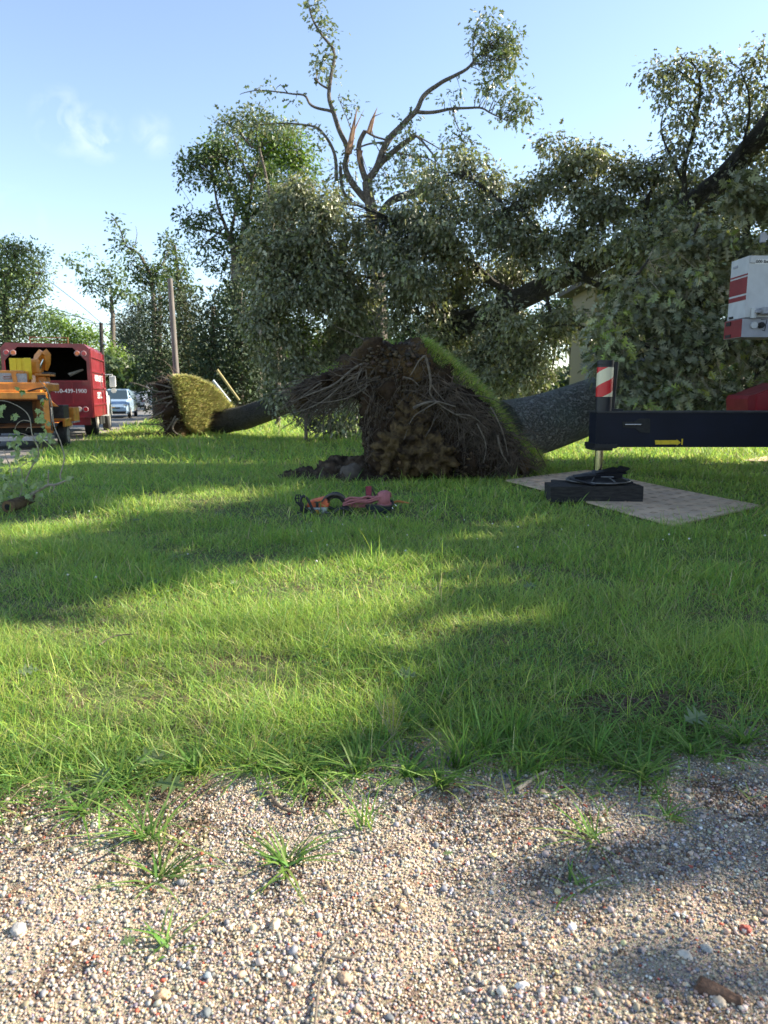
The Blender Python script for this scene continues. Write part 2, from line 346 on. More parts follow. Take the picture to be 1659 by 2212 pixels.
def palette(n, cols, w=None, jit=.18):
    cols = np.array(cols); i = rng.choice(len(cols), n, p=w); c = cols[i]*np.exp(rng.normal(0, jit, (n, 1)))
    return np.clip(c*(1+rng.normal(0, .06, (n, 3))), .002, .9)
def crown(name, parent, m, blobs, size, shape, cov, cols, w=None, k=14, sig=.22, dr=1.0, droop=.5, twigs=None, twigmat=None, twigr=.008, flat=.6, jit=.2, twigp=.5, avoid=None, Y=None, split=0):
    """blobs (dx,dy,rx,ry,Y) in photo measure at distance Y; leaves sit in clumps along twigs"""
    Pc = []
    if split:   # each mass is really several smaller boughs with air between them
        nb_ = []
        for b_ in blobs:
            if len(b_) == 3: b_ = (b_[0], b_[1], b_[2], b_[2], Y)
            elif len(b_) == 4: b_ = (*b_, Y)
            for q_ in range(split):
                a_ = random.uniform(0, 6.283); r_ = random.random()**.6*.72; f_ = random.uniform(.34, .56)
                nb_.append((b_[0]+math.cos(a_)*r_*b_[2], b_[1]+math.sin(a_)*r_*b_[3], b_[2]*f_*1.15, b_[3]*f_*.8, b_[4]+random.gauss(0, .5)*MPP(b_[4])*b_[2]*dr, (b_[5] if len(b_) > 5 else 1)*5.2/split))
        blobs = nb_
    for b_ in blobs:
        if len(b_) == 3: b_ = (b_[0], b_[1], b_[2], b_[2], Y)
        elif len(b_) == 4: b_ = (*b_, Y)
        dx, dy, rx_, ry_, YY = b_[:5]; cv = b_[5] if len(b_) > 5 else 1
        c = P(dx, dy, YY); s = MPP(YY)*1.02; a, h = rx_*s, ry_*s; d = (a+h)/2*dr
        nc = max(2, int(cov*cv*math.pi*a*h/(k*LAREA[shape]*size*size)))
        u = rng.normal(0, 1, (nc, 3)); u /= np.linalg.norm(u, axis=1, keepdims=True); u *= rng.uniform(0, 1, (nc, 1))**(1/2.4)
        Pc.append(np.array(c)[None]+u*np.array([[a, d, h]]))
    Pc = np.concatenate(Pc)
    if avoid is not None: Pc = Pc[~avoid(Pc)]
    Pc = Pc[Pc[:, 2] > .12]
    n = len(Pc)*k; cen = np.repeat(Pc, k, axis=0); off = rng.normal(0, sig, (n, 3))*[1, 1, .8]
    pos = cen+off; pos[:, 2] = np.maximum(pos[:, 2], .05)
    ax = off/(np.linalg.norm(off, axis=1, keepdims=True)+1e-6) + rng.normal(0, .5, (n, 3)); ax[:, 2] -= droop
    nr = rng.normal(0, flat, (n, 3)); nr[:, 2] += 1
    cl = np.repeat(np.exp(rng.normal(0, .15, (len(Pc), 1))), k, axis=0)
    o = leafmesh(name, pos, ax, nr, size*np.exp(rng.normal(-.08, .3, n)).clip(.4, 1.7), palette(n, cols, w, jit)*cl, m, shape, parent=parent)
    if twigs is not None:
        mb = MB(); TP = np.array([list(p) for p in twigs])
        for i in range(len(Pc)):
            if random.random() > twigp: continue
            d = np.linalg.norm(TP-Pc[i], axis=1); j = int(np.argmin(d+rng.uniform(0, .8, len(d))))
            if d[j] > 3.2 or d[j] < .1: continue
            a = Vector(TP[j]); c = Vector(Pc[i]); mid = (a+c)/2+Vector(rng.normal(0, .1, 3))*d[j]+Vector((0, 0, .06*d[j]))
            mb.tube([a, mid, c], [twigr*1.8, twigr*1.2, twigr*.5], 3, cap=False)
        if mb.v: tag(mb.build('twigs', twigmat or M['bark_dark'], parent), kind='stuff')
    return o
def spline(pts, sub=6):
    pts = [Vector(p) for p in pts]; out = []
    for i in range(len(pts)-1):
        p0 = pts[max(i-1, 0)]; p1 = pts[i]; p2 = pts[i+1]; p3 = pts[min(i+2, len(pts)-1)]
        for s in range(sub):
            t = s/sub; out.append(.5*((2*p1)+(p2-p0)*t+(2*p0-5*p1+4*p2-p3)*t*t+(3*p1-p0-3*p2+p3)*t**3))
    out.append(pts[-1]); return out
def limb(mb, pts, r0, r1, n=8, wob=.12, sub=5, pw=1.0):
    s = spline(pts, sub); m = len(s)-1; q = [s[0]]
    for i in range(1, m): q.append(s[i]+Vector(mnoise.noise_vector(s[i]*1.3))*r0*wob)
    q.append(s[m]); mb.tube(q, [r0+(r1-r0)*(i/m)**pw for i in range(m+1)], n); return q
def px(lst, Y, Y2=None):
    n = len(lst); return [P(a[0], a[1], (Y if Y2 is None else Y+(Y2-Y)*i/(n-1))) for i, a in enumerate(lst)]

def earth(name, ells, voxel, amp, m, parent=None, sc=2.2, squash=None, label=None):
    """ellipsoids fused into one lumpy body of soil"""
    bm = bmesh.new()
    for (c, r) in ells:
        bmesh.ops.create_icosphere(bm, subdivisions=3, radius=1, matrix=Matrix.Translation(c) @ Matrix.Diagonal((*r, 1)))
    me = bpy.data.meshes.new(name); bm.to_mesh(me); bm.free()
    o = bpy.data.objects.new(name, me); col.objects.link(o)
    md = o.modifiers.new('r', 'REMESH'); md.mode = 'VOXEL'; md.voxel_size = voxel
    dg = bpy.context.evaluated_depsgraph_get(); dg.update(); me2 = bpy.data.meshes.new_from_object(o.evaluated_get(dg)); o.modifiers.clear(); o.data = me2
    me2.name = name
    n = len(me2.vertices); co = np.empty(n*3, np.float32); me2.vertices.foreach_get('co', co); co = co.reshape(-1, 3)
    nr = np.empty(n*3, np.float32); me2.vertices.foreach_get('normal', nr) if False else None
    nr = np.array([v.normal[:] for v in me2.vertices])
    d = np.array([(mnoise.fractal(Vector(c)*sc, 1.0, 2.1, 5)*1.0+abs(mnoise.noise(Vector(c)*sc*5))*.7) for c in co])
    co = co+nr*(d[:, None]*amp); co[:, 2] = np.maximum(co[:, 2], -.03)
    me2.vertices.foreach_set('co', co.astype(np.float32).ravel()); me2.materials.clear(); me2.materials.append(m); me2.update()
    me2.polygons.foreach_set('use_smooth', np.ones(len(me2.polygons), bool))
    col.objects.unlink(o); place(o, parent)
    if label: o['label'] = label
    return o
def blades(name, root, L, w, phi, lean, m, cols, parent=None, curl=.5, up=None, kind=None):
    N = len(root); t = np.array([0, .38, .72, 1.0]); wd = np.array([1, .9, .6, 0])
    hx = np.cos(phi); hy = np.sin(phi); Hd = np.stack([hx, hy, np.zeros(N)], 1)
    U = np.tile([0, 0, 1.0], (N, 1)) if up is None else up
    sd_ = np.stack([-hy, hx, np.zeros(N)], 1); th = rng.uniform(-.9, .9, N)[:, None]; sd_ = sd_*np.cos(th)+Hd*np.sin(th)
    V = np.zeros((N, 7, 3)); vi = 0
    for j in range(4):
        ho = lean*t[j]+curl*lean*t[j]**2*1.2; ve = t[j]*np.sqrt(np.clip(1-(.75*lean*(.4+t[j]*curl))**2, .08, 1))
        p = root + L[:, None]*(Hd*ho[:, None] + U*ve[:, None])
        if j < 3:
            V[:, vi] = p - sd_*(w*wd[j]/2)[:, None]; V[:, vi+1] = p + sd_*(w*wd[j]/2)[:, None]; vi += 2
        else: V[:, vi] = p
    base = (np.arange(N)*7)[:, None]
    L_ = np.concatenate([base+np.array([[0, 1, 3, 2, 2, 3, 5, 4, 4, 5, 6]])], 1).ravel()
    st = (np.arange(N)[:, None]*11+np.array([[0, 4, 8]])).ravel(); tot = np.tile([4, 4, 3], N)
    me = np_mesh(name, V.reshape(-1, 3), L_, st, tot, m, np.repeat(cols, 7, axis=0), True)
    o = bpy.data.objects.new(name, me); place(o, parent)
    if kind: o['kind'] = kind
    return o
def stones(name, pos, size, cols, m, sub=0, parent=None, sq=(.45, .8)):
    bm = bmesh.new(); bmesh.ops.create_icosphere(bm, subdivisions=sub+1, radius=1)
    T = np.array([v.co[:] for v in bm.verts]); F = np.array([[v.index for v in f.verts] for f in bm.faces]); bm.free()
    N = len(pos); k = len(T)
    jit = 1+rng.normal(0, .13, (N, k, 1)); sc = np.stack([rng.uniform(.7, 1.15, N), rng.uniform(.6, 1.0, N), rng.uniform(*sq, N)], 1)
    V = T[None]*jit*sc[:, None, :]*size[:, None, None]
    a = rng.uniform(0, 6.28, N); tl = rng.normal(0, .35, N)
    c, s = np.cos(tl)[:, None], np.sin(tl)[:, None]; y, z = V[..., 1]*c-V[..., 2]*s, V[..., 1]*s+V[..., 2]*c
    c, s = np.cos(a)[:, None], np.sin(a)[:, None]; x, y = V[..., 0]*c-y*s, V[..., 0]*s+y*c
    V = np.stack([x, y, z], -1)+pos[:, None, :]
    L = ((np.arange(N)*k)[:, None, None]+F[None]).ravel(); nf = N*len(F)
    me = np_mesh(name, V.reshape(-1, 3), L, np.arange(nf)*3, np.full(nf, 3), m, np.repeat(cols, k, axis=0), True)
    o = bpy.data.objects.new(name, me); place(o, parent); return o

# ------------------------------------------------------------------ lawn grass, gravel stones
MAT_Q = [(2.07, 12.0), (3.9, 13.55), (4.95, 9.2), (3.25, 7.85)]
def inpoly(x, y, poly):
    r = np.zeros(len(x), bool); n = len(poly)
    for i in range(n):
        x1, y1 = poly[i]; x2, y2 = poly[(i+1) % n]
        c = ((y1 > y) != (y2 > y)) & (x < (x2-x1)*(y-y1)/(y2-y1+1e-12)+x1); r ^= c
    return r
def nogras(x, y):
    g = (y < edge(x)+rng.normal(.02, .09, len(x))) | (x < road_edge(y)+.15) | inpoly(x, y, [(2.12, 12.0), (3.9, 13.5), (4.88, 9.35), (3.4, 8.12)])
    g |= (((x+.65)/1.15)**2+((y-12.75)/.62)**2 < 1) | (((x-1.0)/1.5)**2+((y-13.05)/.62)**2 < 1)
    g |= (((x+8.9)/1.0)**2+((y-25.0)/.8)**2 < 1)
    g |= (np.hypot((x+.55)/1.0, (y-8.75)/.38) < 1) & (rng.random(len(x)) < .7)
    g |= (np.hypot((x-1.28)/.42, (y-3.12)/.17) < 1+.25*sines(x, y, 9, 41)) & (rng.random(len(x)) < .85)
    g |= (sines(x, y, 5.5, 43)+.5*sines(x, y, 14, 44) > .55) & (y < edge(x)+.55) & (rng.random(len(x)) < .8)
    return g
GC = [(.23, .37, .07), (.31, .43, .08), (.17, .31, .075), (.38, .47, .09), (.48, .49, .17), (.48, .41, .25), (.20, .34, .11)]
GW = [.28, .24, .14, .16, .07, .04, .07]
def grass(name, x0, x1, y0, y1, dens, w, L, far=0.0, wedge=True, lean=.95):
    n = int((x1-x0)*(y1-y0)*dens); x = rng.uniform(x0, x1, n); y = rng.uniform(y0, y1, n)
    k = ~nogras(x, y)
    if wedge: k &= np.abs(x) < y*.62+2.6
    cl = sines(x, y, 3.2, 11)+.7*sines(x, y, 9, 12); k &= rng.random(n) < .85+.3*cl
    x, y, cl = x[k], y[k], cl[k]; n = len(x)
    ll = L*np.exp(rng.normal(0, .45, n))*(1+.45*cl)
    c = palette(n, GC, GW, .16); yl = np.clip(.5*sines(x, y, 1.6, 21)+.4*sines(x, y, 5, 22), 0, 1)[:, None]
    c = (c*(1-yl*.5)+np.array([.40, .45, .15])*yl*.5)*1.12
    root = np.stack([x, y, gz(x, y)-.004], 1)
    return blades(name, root, ll, w*rng.uniform(.7, 1.4, n), rng.uniform(0, 6.28, n), np.abs(rng.normal(lean*.7, .35, n)).clip(.05, 1.3), M['grass'], c, kind='stuff')
grass('grass', -5.2, 5.2, 2.5, 4.6, 7600, .0034, .055)
n = 14000; x = rng.uniform(-4.4, 4.6, n); y = edge(x)+rng.normal(.10, .17, n); k = sines(x, y, 4.1, 81)+.5*sines(x, y, 11, 82) > -.25; x, y = x[k], y[k]; n = len(x)
blades('crabgrass', np.stack([x, y, gz(x, y)+.006], 1), rng.uniform(.03, .10, n), rng.uniform(.004, .0085, n), rng.uniform(0, 6.28, n), np.abs(rng.normal(.95, .25, n)).clip(.2, 1.3), M['grass'], palette(n, [(.15, .28, .06), (.20, .34, .07), (.12, .23, .05), (.26, .36, .10)]), curl=.7, kind='stuff')
n = 30000; x = rng.uniform(-6, 6, n); y = 2.75+rng.random(n)**1.4*7; k = (~nogras(x, y)) & (np.abs(x) < y*.62+1.4); x, y = x[k], y[k]; n = len(x)
blades('thatch', np.stack([x, y, gz(x, y)+rng.uniform(.002, .02, n)], 1), rng.uniform(.03, .07, n), np.full(n, .0022)*(1+y*.12), rng.uniform(0, 6.28, n), np.full(n, 1.33), M['grass'], palette(n, [(.36, .30, .17), (.28, .22, .12), (.44, .40, .24)]), kind='stuff')
grass('grass', -7.5, 7.5, 4.6, 8, 3300, .0052, .060)
grass('grass', -10.5, 10.5, 8, 15, 1000, .0095, .070)
grass('grass', -16, 22, 15, 27, 260, .020, .10)
grass('grass', -22, 30, 27, 50, 70, .045, .13)
# low clover and broad weeds between the blades
n = 26000; x = rng.uniform(-6, 6, n); y = 2.6+rng.random(n)**1.6*9
k = (~nogras(x, y)) & (sines(x, y, 2.1, 31) > -.05) & (np.abs(x) < y*.62+1.4); x, y = x[k], y[k]; n = len(x)
cen = np.stack([x, y, gz(x, y)+rng.uniform(.008, .05, n)], 1); a0 = rng.uniform(0, 6.28, n)
pos, ax = [], []
for j in range(3):
    a = a0+j*2.094; pos.append(cen); ax.append(np.stack([np.cos(a), np.sin(a), rng.normal(0, .15, n)], 1))
pos = np.concatenate(pos); ax = np.concatenate(ax); nr = rng.normal(0, .25, pos.shape); nr[:, 2] = 1
o = leafmesh('clover', pos, ax, nr, np.tile(rng.uniform(.010, .020, n), 3), palette(3*n, [(.08, .20, .04), (.11, .26, .06), (.14, .28, .07)]), M['green'], 'maple'); o['kind'] = 'stuff'
# clover heads
n = 60; x = rng.uniform(-4, 5, n); y = rng.uniform(4, 9, n); k = (~nogras(x, y)) & (sines(x, y, 1.3, 5) > 0); x, y = x[k], y[k]; n = len(x)
M['cloverhead'] = mat('clover_heads', (.7, .68, .6), .8)
o = stones('clover_flower', np.stack([x, y, gz(x, y)+rng.uniform(.06, .1, n)], 1), rng.uniform(.007, .011, n), np.full((n, 3), .7), M['cloverhead'], 1, sq=(.8, 1)); o['kind'] = 'stuff'
# pebbles
PC = [(.54, .45, .35), (.64, .57, .46), (.38, .33, .28), (.25, .255, .27), (.60, .45, .27), (.68, .52, .34), (.46, .33, .22), (.76, .71, .62), (.42, .10, .055), (.15, .15, .165)]
PW = [.20, .11, .17, .15, .11, .05, .09, .04, .02, .10]
def pebbles(n, lo, hi, sub, ylim=.06, seedn=51, p=1.0):
    x = rng.uniform(-4.4, 4.6, n); y = rng.uniform(.9, 3.15, n); e = edge(x)
    dn = np.clip(.85+.45*sines(x, y, 3.0, seedn)+.25*sines(x, y, 9, seedn+1), .25, 1)
    fall = np.clip(1-(y-e+ylim)/.28, 0, 1); k = (rng.random(n) < dn*fall**1.3) & (np.abs(x) < y*.62+2.3)
    x, y = x[k], y[k]; n = len(x); r = lo*(hi/lo)**(rng.random(n)**1.9)
    pos = np.stack([x, y, gz(x, y)+.007+r*.3], 1)
    return pos, r
pw = np.array(PW)/sum(PW)
for (cnt, lo, hi, sub) in ((345000, .0028, .0058, 0), (45000, .0052, .0095, 0), (2300, .009, .015, 1)):
    pos, r = pebbles(cnt, lo, hi, sub); o = stones('gravel_stones', pos, r, palette(len(r), PC, pw, .18)*[.93, .93, .95], M['pebble'], sub); o['kind'] = 'stuff'
# dark crumbs of soil and dry litter on the drive, by the grass
n = 13000; x = rng.uniform(-2.6, 2.9, n); y = edge(x)-np.abs(rng.normal(0, .36, n))+.12
k = sines(x, y, 3.4, 71)+.6*sines(x, y, 8, 72) > .15; x, y = x[k], y[k]; n = len(x); r = rng.uniform(.003, .0085, n)
o = stones('soil_crumbs', np.stack([x, y, gz(x, y)+.012+r*.3], 1), r, palette(n, [(.10, .065, .04), (.14, .09, .055), (.07, .045, .03)]), M['pebble'], 0); o['kind'] = 'stuff'
n = 2600; x = rng.uniform(.8, 1.8, n); y = rng.normal(3.12, .1, n); r = rng.uniform(.003, .011, n)
o = stones('soil_crumbs', np.stack([x, y, gz(x, y)+r*.3], 1), r, palette(n, [(.11, .07, .045), (.15, .10, .065), (.07, .045, .03)]), M['pebble'], 0); o['kind'] = 'stuff'
n = 2600; x = rng.uniform(-2.6, 2.9, n); y = edge(x)-np.abs(rng.normal(0, .34, n))+.1
k = sines(x, y, 2.7, 75) > -.1; x, y = x[k], y[k]; n = len(x)
o = blades('dry_litter', np.stack([x, y, gz(x, y)+.012], 1), rng.uniform(.02, .06, n), np.full(n, .0016), rng.uniform(0, 6.28, n), np.full(n, 1.33), M['grass'], palette(n, [(.30, .22, .13), (.22, .15, .09), (.40, .32, .20)]), kind='stuff')

# broad-bladed crabgrass tufts on the gravel and along its edge
def tuft(dx, dy, n, L, w, lean, label, cols, name='weed_tuft', up=False):
    g = G(dx, dy, .04); x = rng.normal(g.x, .018, n); y = rng.normal(g.y, .015, n)
    root = np.stack([x, y, gz(x, y)], 1); t = thing(name, label, 'weed', (g.x, g.y, float(gz(g.x, g.y))), 0, 'weed tufts on the gravel edge')
    ph = rng.uniform(0, 6.28, n); ln = np.abs(rng.normal(lean, .25, n)).clip(.08, 1.3)
    blades('leaf_blades', root, L*rng.uniform(.5, 1.15, n), w*rng.uniform(.7, 1.3, n), ph, ln, M['grass'], palette(n, cols, None, .15), parent=t, curl=.7)
    return t
WG = [(.13, .25, .05), (.17, .30, .06), (.10, .20, .045), (.22, .32, .09)]
for a in ((990, 1640, 46, .24, .0075, .42, 'tallest bright green grass tuft at the gravel edge in the middle'),
          (1105, 1590, 36, .25, .007, .35, 'tall upright grass tuft just right of the tallest one'),
          (1200, 1600, 30, .19, .007, .5, 'arching grass tuft right of the two tall ones, at the lawn edge'),
          (1290, 1625, 30, .17, .008, .6, 'low spreading grass tuft near the dark soil patch on the right'),
          (1390, 1660, 34, .15, .009, .8, 'crabgrass clump on the gravel edge at the right'),
          (1500, 1620, 36, .16, .009, .75, 'crabgrass clump farthest right along the gravel edge'),
          (790, 1765, 14, .20, .007, .35, 'thin upright weed alone on the gravel below the lawn edge'),
          (320, 1790, 34, .19, .008, .75, 'sprawling weed tuft on the gravel at the left, long thin blades'),
          (250, 1680, 50, .14, .009, .95, 'flat leafy weed by the oak leaves at the left gravel edge'),
          (180, 1735, 34, .12, .009, 1.0, 'small flat weed left of the sprawling tuft'),
          (345, 1870, 28, .11, .009, .95, 'small weed on open gravel under the sprawling tuft'),
          (615, 1845, 34, .12, .010, .95, 'round leafy weed on open gravel at centre left'),
          (555, 1650, 50, .13, .010, .95, 'leafy crabgrass mat at the lawn edge left of centre'),
          (660, 1655, 50, .13, .010, .95, 'leafy crabgrass mat directly left of the bare soil gap'),
          (430, 1655, 46, .13, .010, .95, 'leafy crabgrass mat near the left end of the lawn edge'),
          (770, 1655, 44, .15, .010, .8, 'crabgrass clump in the shade left of the seed-headed weed'),
          (880, 1660, 40, .14, .010, .9, 'broad crabgrass in front of the bushy yellow-green seedling'),
          (1280, 1790, 20, .10, .008, .95, 'sparse weed on the gravel beside dark crumbs at right'),
          (1450, 1740, 20, .09, .008, .9, 'sparse weed near the right edge of the gravel'),
          (1250, 1890, 14, .07, .008, .95, 'tiny weed in the middle of the gravel tracks'),
          (1045, 1612, 34, .22, .007, .42, 'bright grass tuft between the two tallest ones'), (950, 1672, 34, .17, .008, .7, 'low tuft on sand just below the tallest grass tuft'),
          (1150, 1648, 30, .16, .008, .65, 'grass tuft beside the pale bare stick'), (1345, 1640, 30, .16, .008, .7, 'grass tuft below the bare soil patch in the lawn'),
          (1610, 1600, 34, .15, .010, .8, 'crabgrass clump at the right border, beside the long dark stick'),
          (355, 2010, 16, .07, .008, .95, 'small wilted weed low on the gravel at the left')):
    tuft(*a[:6], a[6], WG)
# bushy seedling with tiny seed heads
g = G(848, 1595, .04); t = thing('seedling', 'small bushy yellow-green plant covered in tiny seed heads at the lawn edge', 'weed', (g.x, g.y, .05))
n = 900; u = rng.normal(0, 1, (n, 3)); u /= np.linalg.norm(u, axis=1, keepdims=True); u *= rng.uniform(0, 1, (n, 1))**.4
pos = np.array([g.x, g.y, .15])+u*[.045, .045, .085]
leafmesh('foliage', pos, u+rng.normal(0, .4, u.shape), rng.normal(0, 1, u.shape), rng.uniform(.004, .009, n), palette(n, [(.34, .38, .06), (.42, .40, .10), (.28, .34, .06)]), M['green'], 'hex', parent=t)
mb = MB()
for i in range(14):
    v = Vector(rng.normal(0, .02, 3)); mb.tube([(g.x, g.y, .04), (g.x+v.x, g.y+v.y, .12), (g.x+v.x*2, g.y+v.y*2, .21)], [.0016, .0012, .0006], 3)
mb.build('stems', M['twig'], t)
# fallen single leaves
def oakleaf(dx, dy, size, label, rot, colr=(.20, .26, .15), z=.09, tilt=.3):
    if dy > 1600: tilt = .08; size *= .8
    g = G(dx, dy, z); a = np.array([[math.cos(rot), math.sin(rot), tilt*.5]])
    o = leafmesh('fallen_leaf', np.array([[g.x, g.y, z]]), a, np.array([[tilt, -.4, 1.0]]), np.array([size]), np.array([colr]), M['green'], 'oak')
    tag(o, label, 'leaf', 'fallen oak leaves')
for i, (dx, dy, s_, lb, r_) in enumerate(((330, 1262, .15, 'pale fallen oak leaf standing in the grass at the sunlit edge, left of centre', 1.6), (1128, 1268, .12, 'pale grey-green fallen leaf in the shaded grass right of centre', .2),
     (905, 1462, .14, 'fallen leaf lying in shaded grass near the middle', 2.9), (868, 1464, .10, 'smaller fallen leaf left of the one in the middle', 1.2), (30, 1455, .12, 'fallen leaf in bright grass at the left border', .3),
     (285, 1652, .20, 'largest dark green oak leaf on the gravel edge, pointed to the upper right', .7), (330, 1690, .17, 'dark oak leaf lying flat below the largest one', -.2), (240, 1690, .16, 'oak leaf overlapping the left gravel edge', 2.6),
     (1475, 1560, .15, 'dull oak leaf by the long stick at the right', .4), (255, 2040, .06, 'small green leaf on the open gravel at the left', .5), (495, 1262, .08, 'small pale leaf in the grass near the lit edge', .9),
     (285, 1125, .10, 'pale leaf in the grass below the broken branch', .7), (955, 1845, .05, 'curled leaf on the gravel right of centre', .3), (830, 1690, .10, 'narrow green leaf on sand under the tall tuft', .2))):
    oakleaf(dx, dy, s_, lb, r_, (.07, .12, .045) if dy > 1600 else (.20, .26, .16), .05 if dy > 1600 else .085)
# larger stones lying on the drive
for dx, dy, r, c, lb in ((595, 1997, .021, (.55, .44, .30), 'smooth tan oval stone near the centre of the gravel'), (349, 2139, .024, (.50, .33, .20), 'flat orange-tan stone low on the left'), (40, 2010, .026, (.36, .35, .33), 'grey slab-like stone by the left border'),
      (170, 1968, .015, (.60, .36, .27), 'pinkish stone on the left gravel'), (637, 2090, .018, (.38, .36, .25), 'greenish-grey oval stone right of the long thin twig end'), (745, 2107, .021, (.40, .28, .19), 'brown lumpy stone beside the long thin twig'),
      (1387, 1780, .015, (.62, .44, .27), 'rounded orange-tan pebble in the right track'), (1527, 2038, .020, (.36, .35, .32), 'round grey stone low on the right'), (1354, 1853, .015, (.28, .15, .10), 'dark reddish-brown stone at the right track'),
      (1612, 1990, .020, (.36, .085, .06), 'dark red brick fragment at the right border'), (1129, 2118, .017, (.68, .66, .62), 'whitish stone at the bottom right of centre'), (1555, 2150, .016, (.55, .45, .33), 'sandy stone next to the bark chunk'), (1480, 2050, .017, (.58, .52, .43), 'pale stone left of the round grey stone'), (1300, 2000, .014, (.5, .42, .32), 'small tan stone in the shade stripe at right')):
    g = G(dx, dy, .01); o = stones('stone', np.array([[g.x, g.y, float(gz(g.x, g.y))+r*.45]]), np.array([r]), np.array([c]), M['pebble'], 2, sq=(.5, .7)); tag(o, lb, 'stone', 'larger stones on the gravel')
# bits of torn leaf, bark and straw on the lawn
n = 420; x = rng.uniform(-5, 6, n); y = 2.8+rng.random(n)*9; k = (~nogras(x, y)) & (np.abs(x) < y*.6+1); x, y = x[k], y[k]; n = len(x)
ax = rng.normal(0, 1, (n, 3)); ax[:, 2] *= .25; nr = rng.normal(0, .5, (n, 3)); nr[:, 2] = 1
leafmesh('leaf_litter', np.stack([x, y, gz(x, y)+rng.uniform(.02, .06, n)], 1), ax, nr, rng.uniform(.015, .05, n), palette(n, [(.30, .20, .10), (.22, .14, .08), (.38, .34, .14), (.20, .26, .12)]), M['green'], 'lobed')['kind'] = 'stuff'
# sticks and bark
def stick(pts, r, label, m='twig', grp='sticks lying on the gravel', lift=.02, name='stick', z=None):
    q = [G(a, b_, lift) for a, b_ in pts]; q = [Vector((p.x, p.y, float(gz(p.x, p.y))+lift)) for p in q]
    mb = MB(); limb(mb, q, r, r*.55, 8, .8, 4); o = mb.build(name, M[m]); tag(o, label, 'stick', grp)
stick([(1118, 1702), (1150, 1680), (1180, 1664)], .009, 'pale bare stick on the gravel edge, right of centre')
stick([(575, 1705), (605, 1738), (640, 1750)], .008, 'dark crooked twig on sand below the lawn edge', 'root_dark')
stick([(680, 2212), (690, 2120), (712, 2050), (750, 2015), (775, 2030)], .0036, 'long thin curved twig reaching the bottom of the picture', 'root')
stick([(718, 2060), (760, 2062), (785, 2035)], .004, 'short forked twig touching the long curved one', 'root')
stick([(1532, 1590), (1570, 1612), (1598, 1640)], .013, 'dark stick half in the grass at the right gravel edge', 'root_dark')
stick([(165, 1700), (200, 1722), (270, 1700)], .005, 'thin reddish twig beside the oak leaves at left', 'root')
stick([(1505, 2112), (1550, 2125), (1605, 2152)], .026, 'chunk of brown bark on the gravel at lower right', 'rootbark', 'bark on the gravel', .012, 'bark_chunk')
stick([(215, 1415), (245, 1395), (290, 1390)], .006, 'dark twig lying in bright grass at the left', 'root_dark', 'twigs in the grass', .06)
stick([(1200, 1900), (1215, 1870), (1228, 1835)], .003, 'pale grass stalk on the gravel between the tracks', 'twig')

# ------------------------------------------------------------------ near uprooted oak: root plate, soil, trunk, crown
soilm, n, b, tc, mix, mr = groundmat('root_plate_soil', (.050, .032, .020), (.026, .017, .012), (.11, .072, .034), 2.2, 1.1, .05, 14)
b.inputs['Roughness'].default_value = 1
M['soil'] = soilm
M['ochre'] = groundmat('ochre_subsoil', (.135, .093, .045), (.085, .058, .03), (.04, .027, .018), 7, 5, .06, 14)[0]
M['darksoil'] = groundmat('dug_soil', (.065, .045, .032), (.035, .025, .018), (.10, .075, .055), 4, 7, .03, 20)[0]
def E(dx, dy, r, Y, ry=.5, rz=None):
    s = MPP(Y); return (P(dx, dy, Y), (r*s, ry, (rz or r)*s))
T1 = thing('uprooted_oak', 'nearest uprooted oak, its tall dark root plate standing in the middle of the lawn', 'fallen tree', (1.0, 13.2, 0))
main = [E(842, 800, 56, 12.9, .45), (E(808, 765, 24, 12.7, .28, 28)), E(880, 800, 55, 12.9, .5), E(893, 765, 22, 12.8, .3, 26), E(840, 860, 62, 12.9, .5), E(905, 860, 80, 13.0, .55), E(872, 935, 88, 12.95, .6),
        E(950, 900, 78, 13.0, .55), E(985, 925, 75, 13.0, .5), E(1030, 955, 62, 13.0, .45), E(1070, 985, 50, 13.0, .42), E(1105, 1003, 34, 12.95, .35, 28), E(930, 985, 95, 12.8, .55, 60), E(860, 985, 66, 12.7, .45, 55), E(1010, 1000, 80, 12.75, .42, 40)]
earth('root_plate', main, .045, .15, M['soil'], T1, 3.6)
wing = [E(795, 800, 34, 13.1, .5), E(760, 805, 26, 13.3, .6, 20), E(735, 815, 26, 13.4, .7, 18), E(712, 822, 20, 13.5, .7, 13), E(690, 838, 20, 13.6, .7, 12), E(670, 850, 18, 13.7, .6, 10), E(648, 862, 18, 13.8, .5, 7), E(780, 835, 30, 13.2, .5)]
earth('turf_flap', wing, .045, .16, M['soil'], T1, 3, label='dark flap of roots and soil hanging to the left')
earth('subsoil', [E(898, 905, 36, 12.42, .16, 40), E(880, 965, 62, 12.28, .17, 45), E(935, 985, 50, 12.22, .17, 40), E(845, 985, 30, 12.3, .15, 30)], .04, .20, M['ochre'], T1, 7, label='lighter ochre clay low on the root plate')
# clods clinging to the face of the plate
n = 5200; ei = rng.integers(0, len(main), n); u = rng.normal(0, 1, (n, 3)); u /= np.linalg.norm(u, axis=1, keepdims=True); u[:, 1] = -np.abs(u[:, 1])
pos = np.array([list(main[i][0]) for i in ei])+u*np.array([list(main[i][1]) for i in ei])*1.02; pos[:, 1] -= .02; pos = pos[pos[:, 2] > .02]; n = len(pos)
low = np.clip(1.1-pos[:, 2], 0, 1)*np.exp(-((pos[:, 0]-.75)/.55)**2); cc = palette(n, [(.045, .030, .019), (.065, .043, .027), (.03, .02, .014), (.085, .058, .034)], None, .25); pk = rng.random(n) < low; cc[pk] = palette(int(pk.sum()), [(.15, .10, .05), (.10, .068, .034)], None, .2)
stones('clods', pos, .012+.055*rng.random(n)**3, cc, M['pebble'], 0, T1)['kind'] = 'stuff'
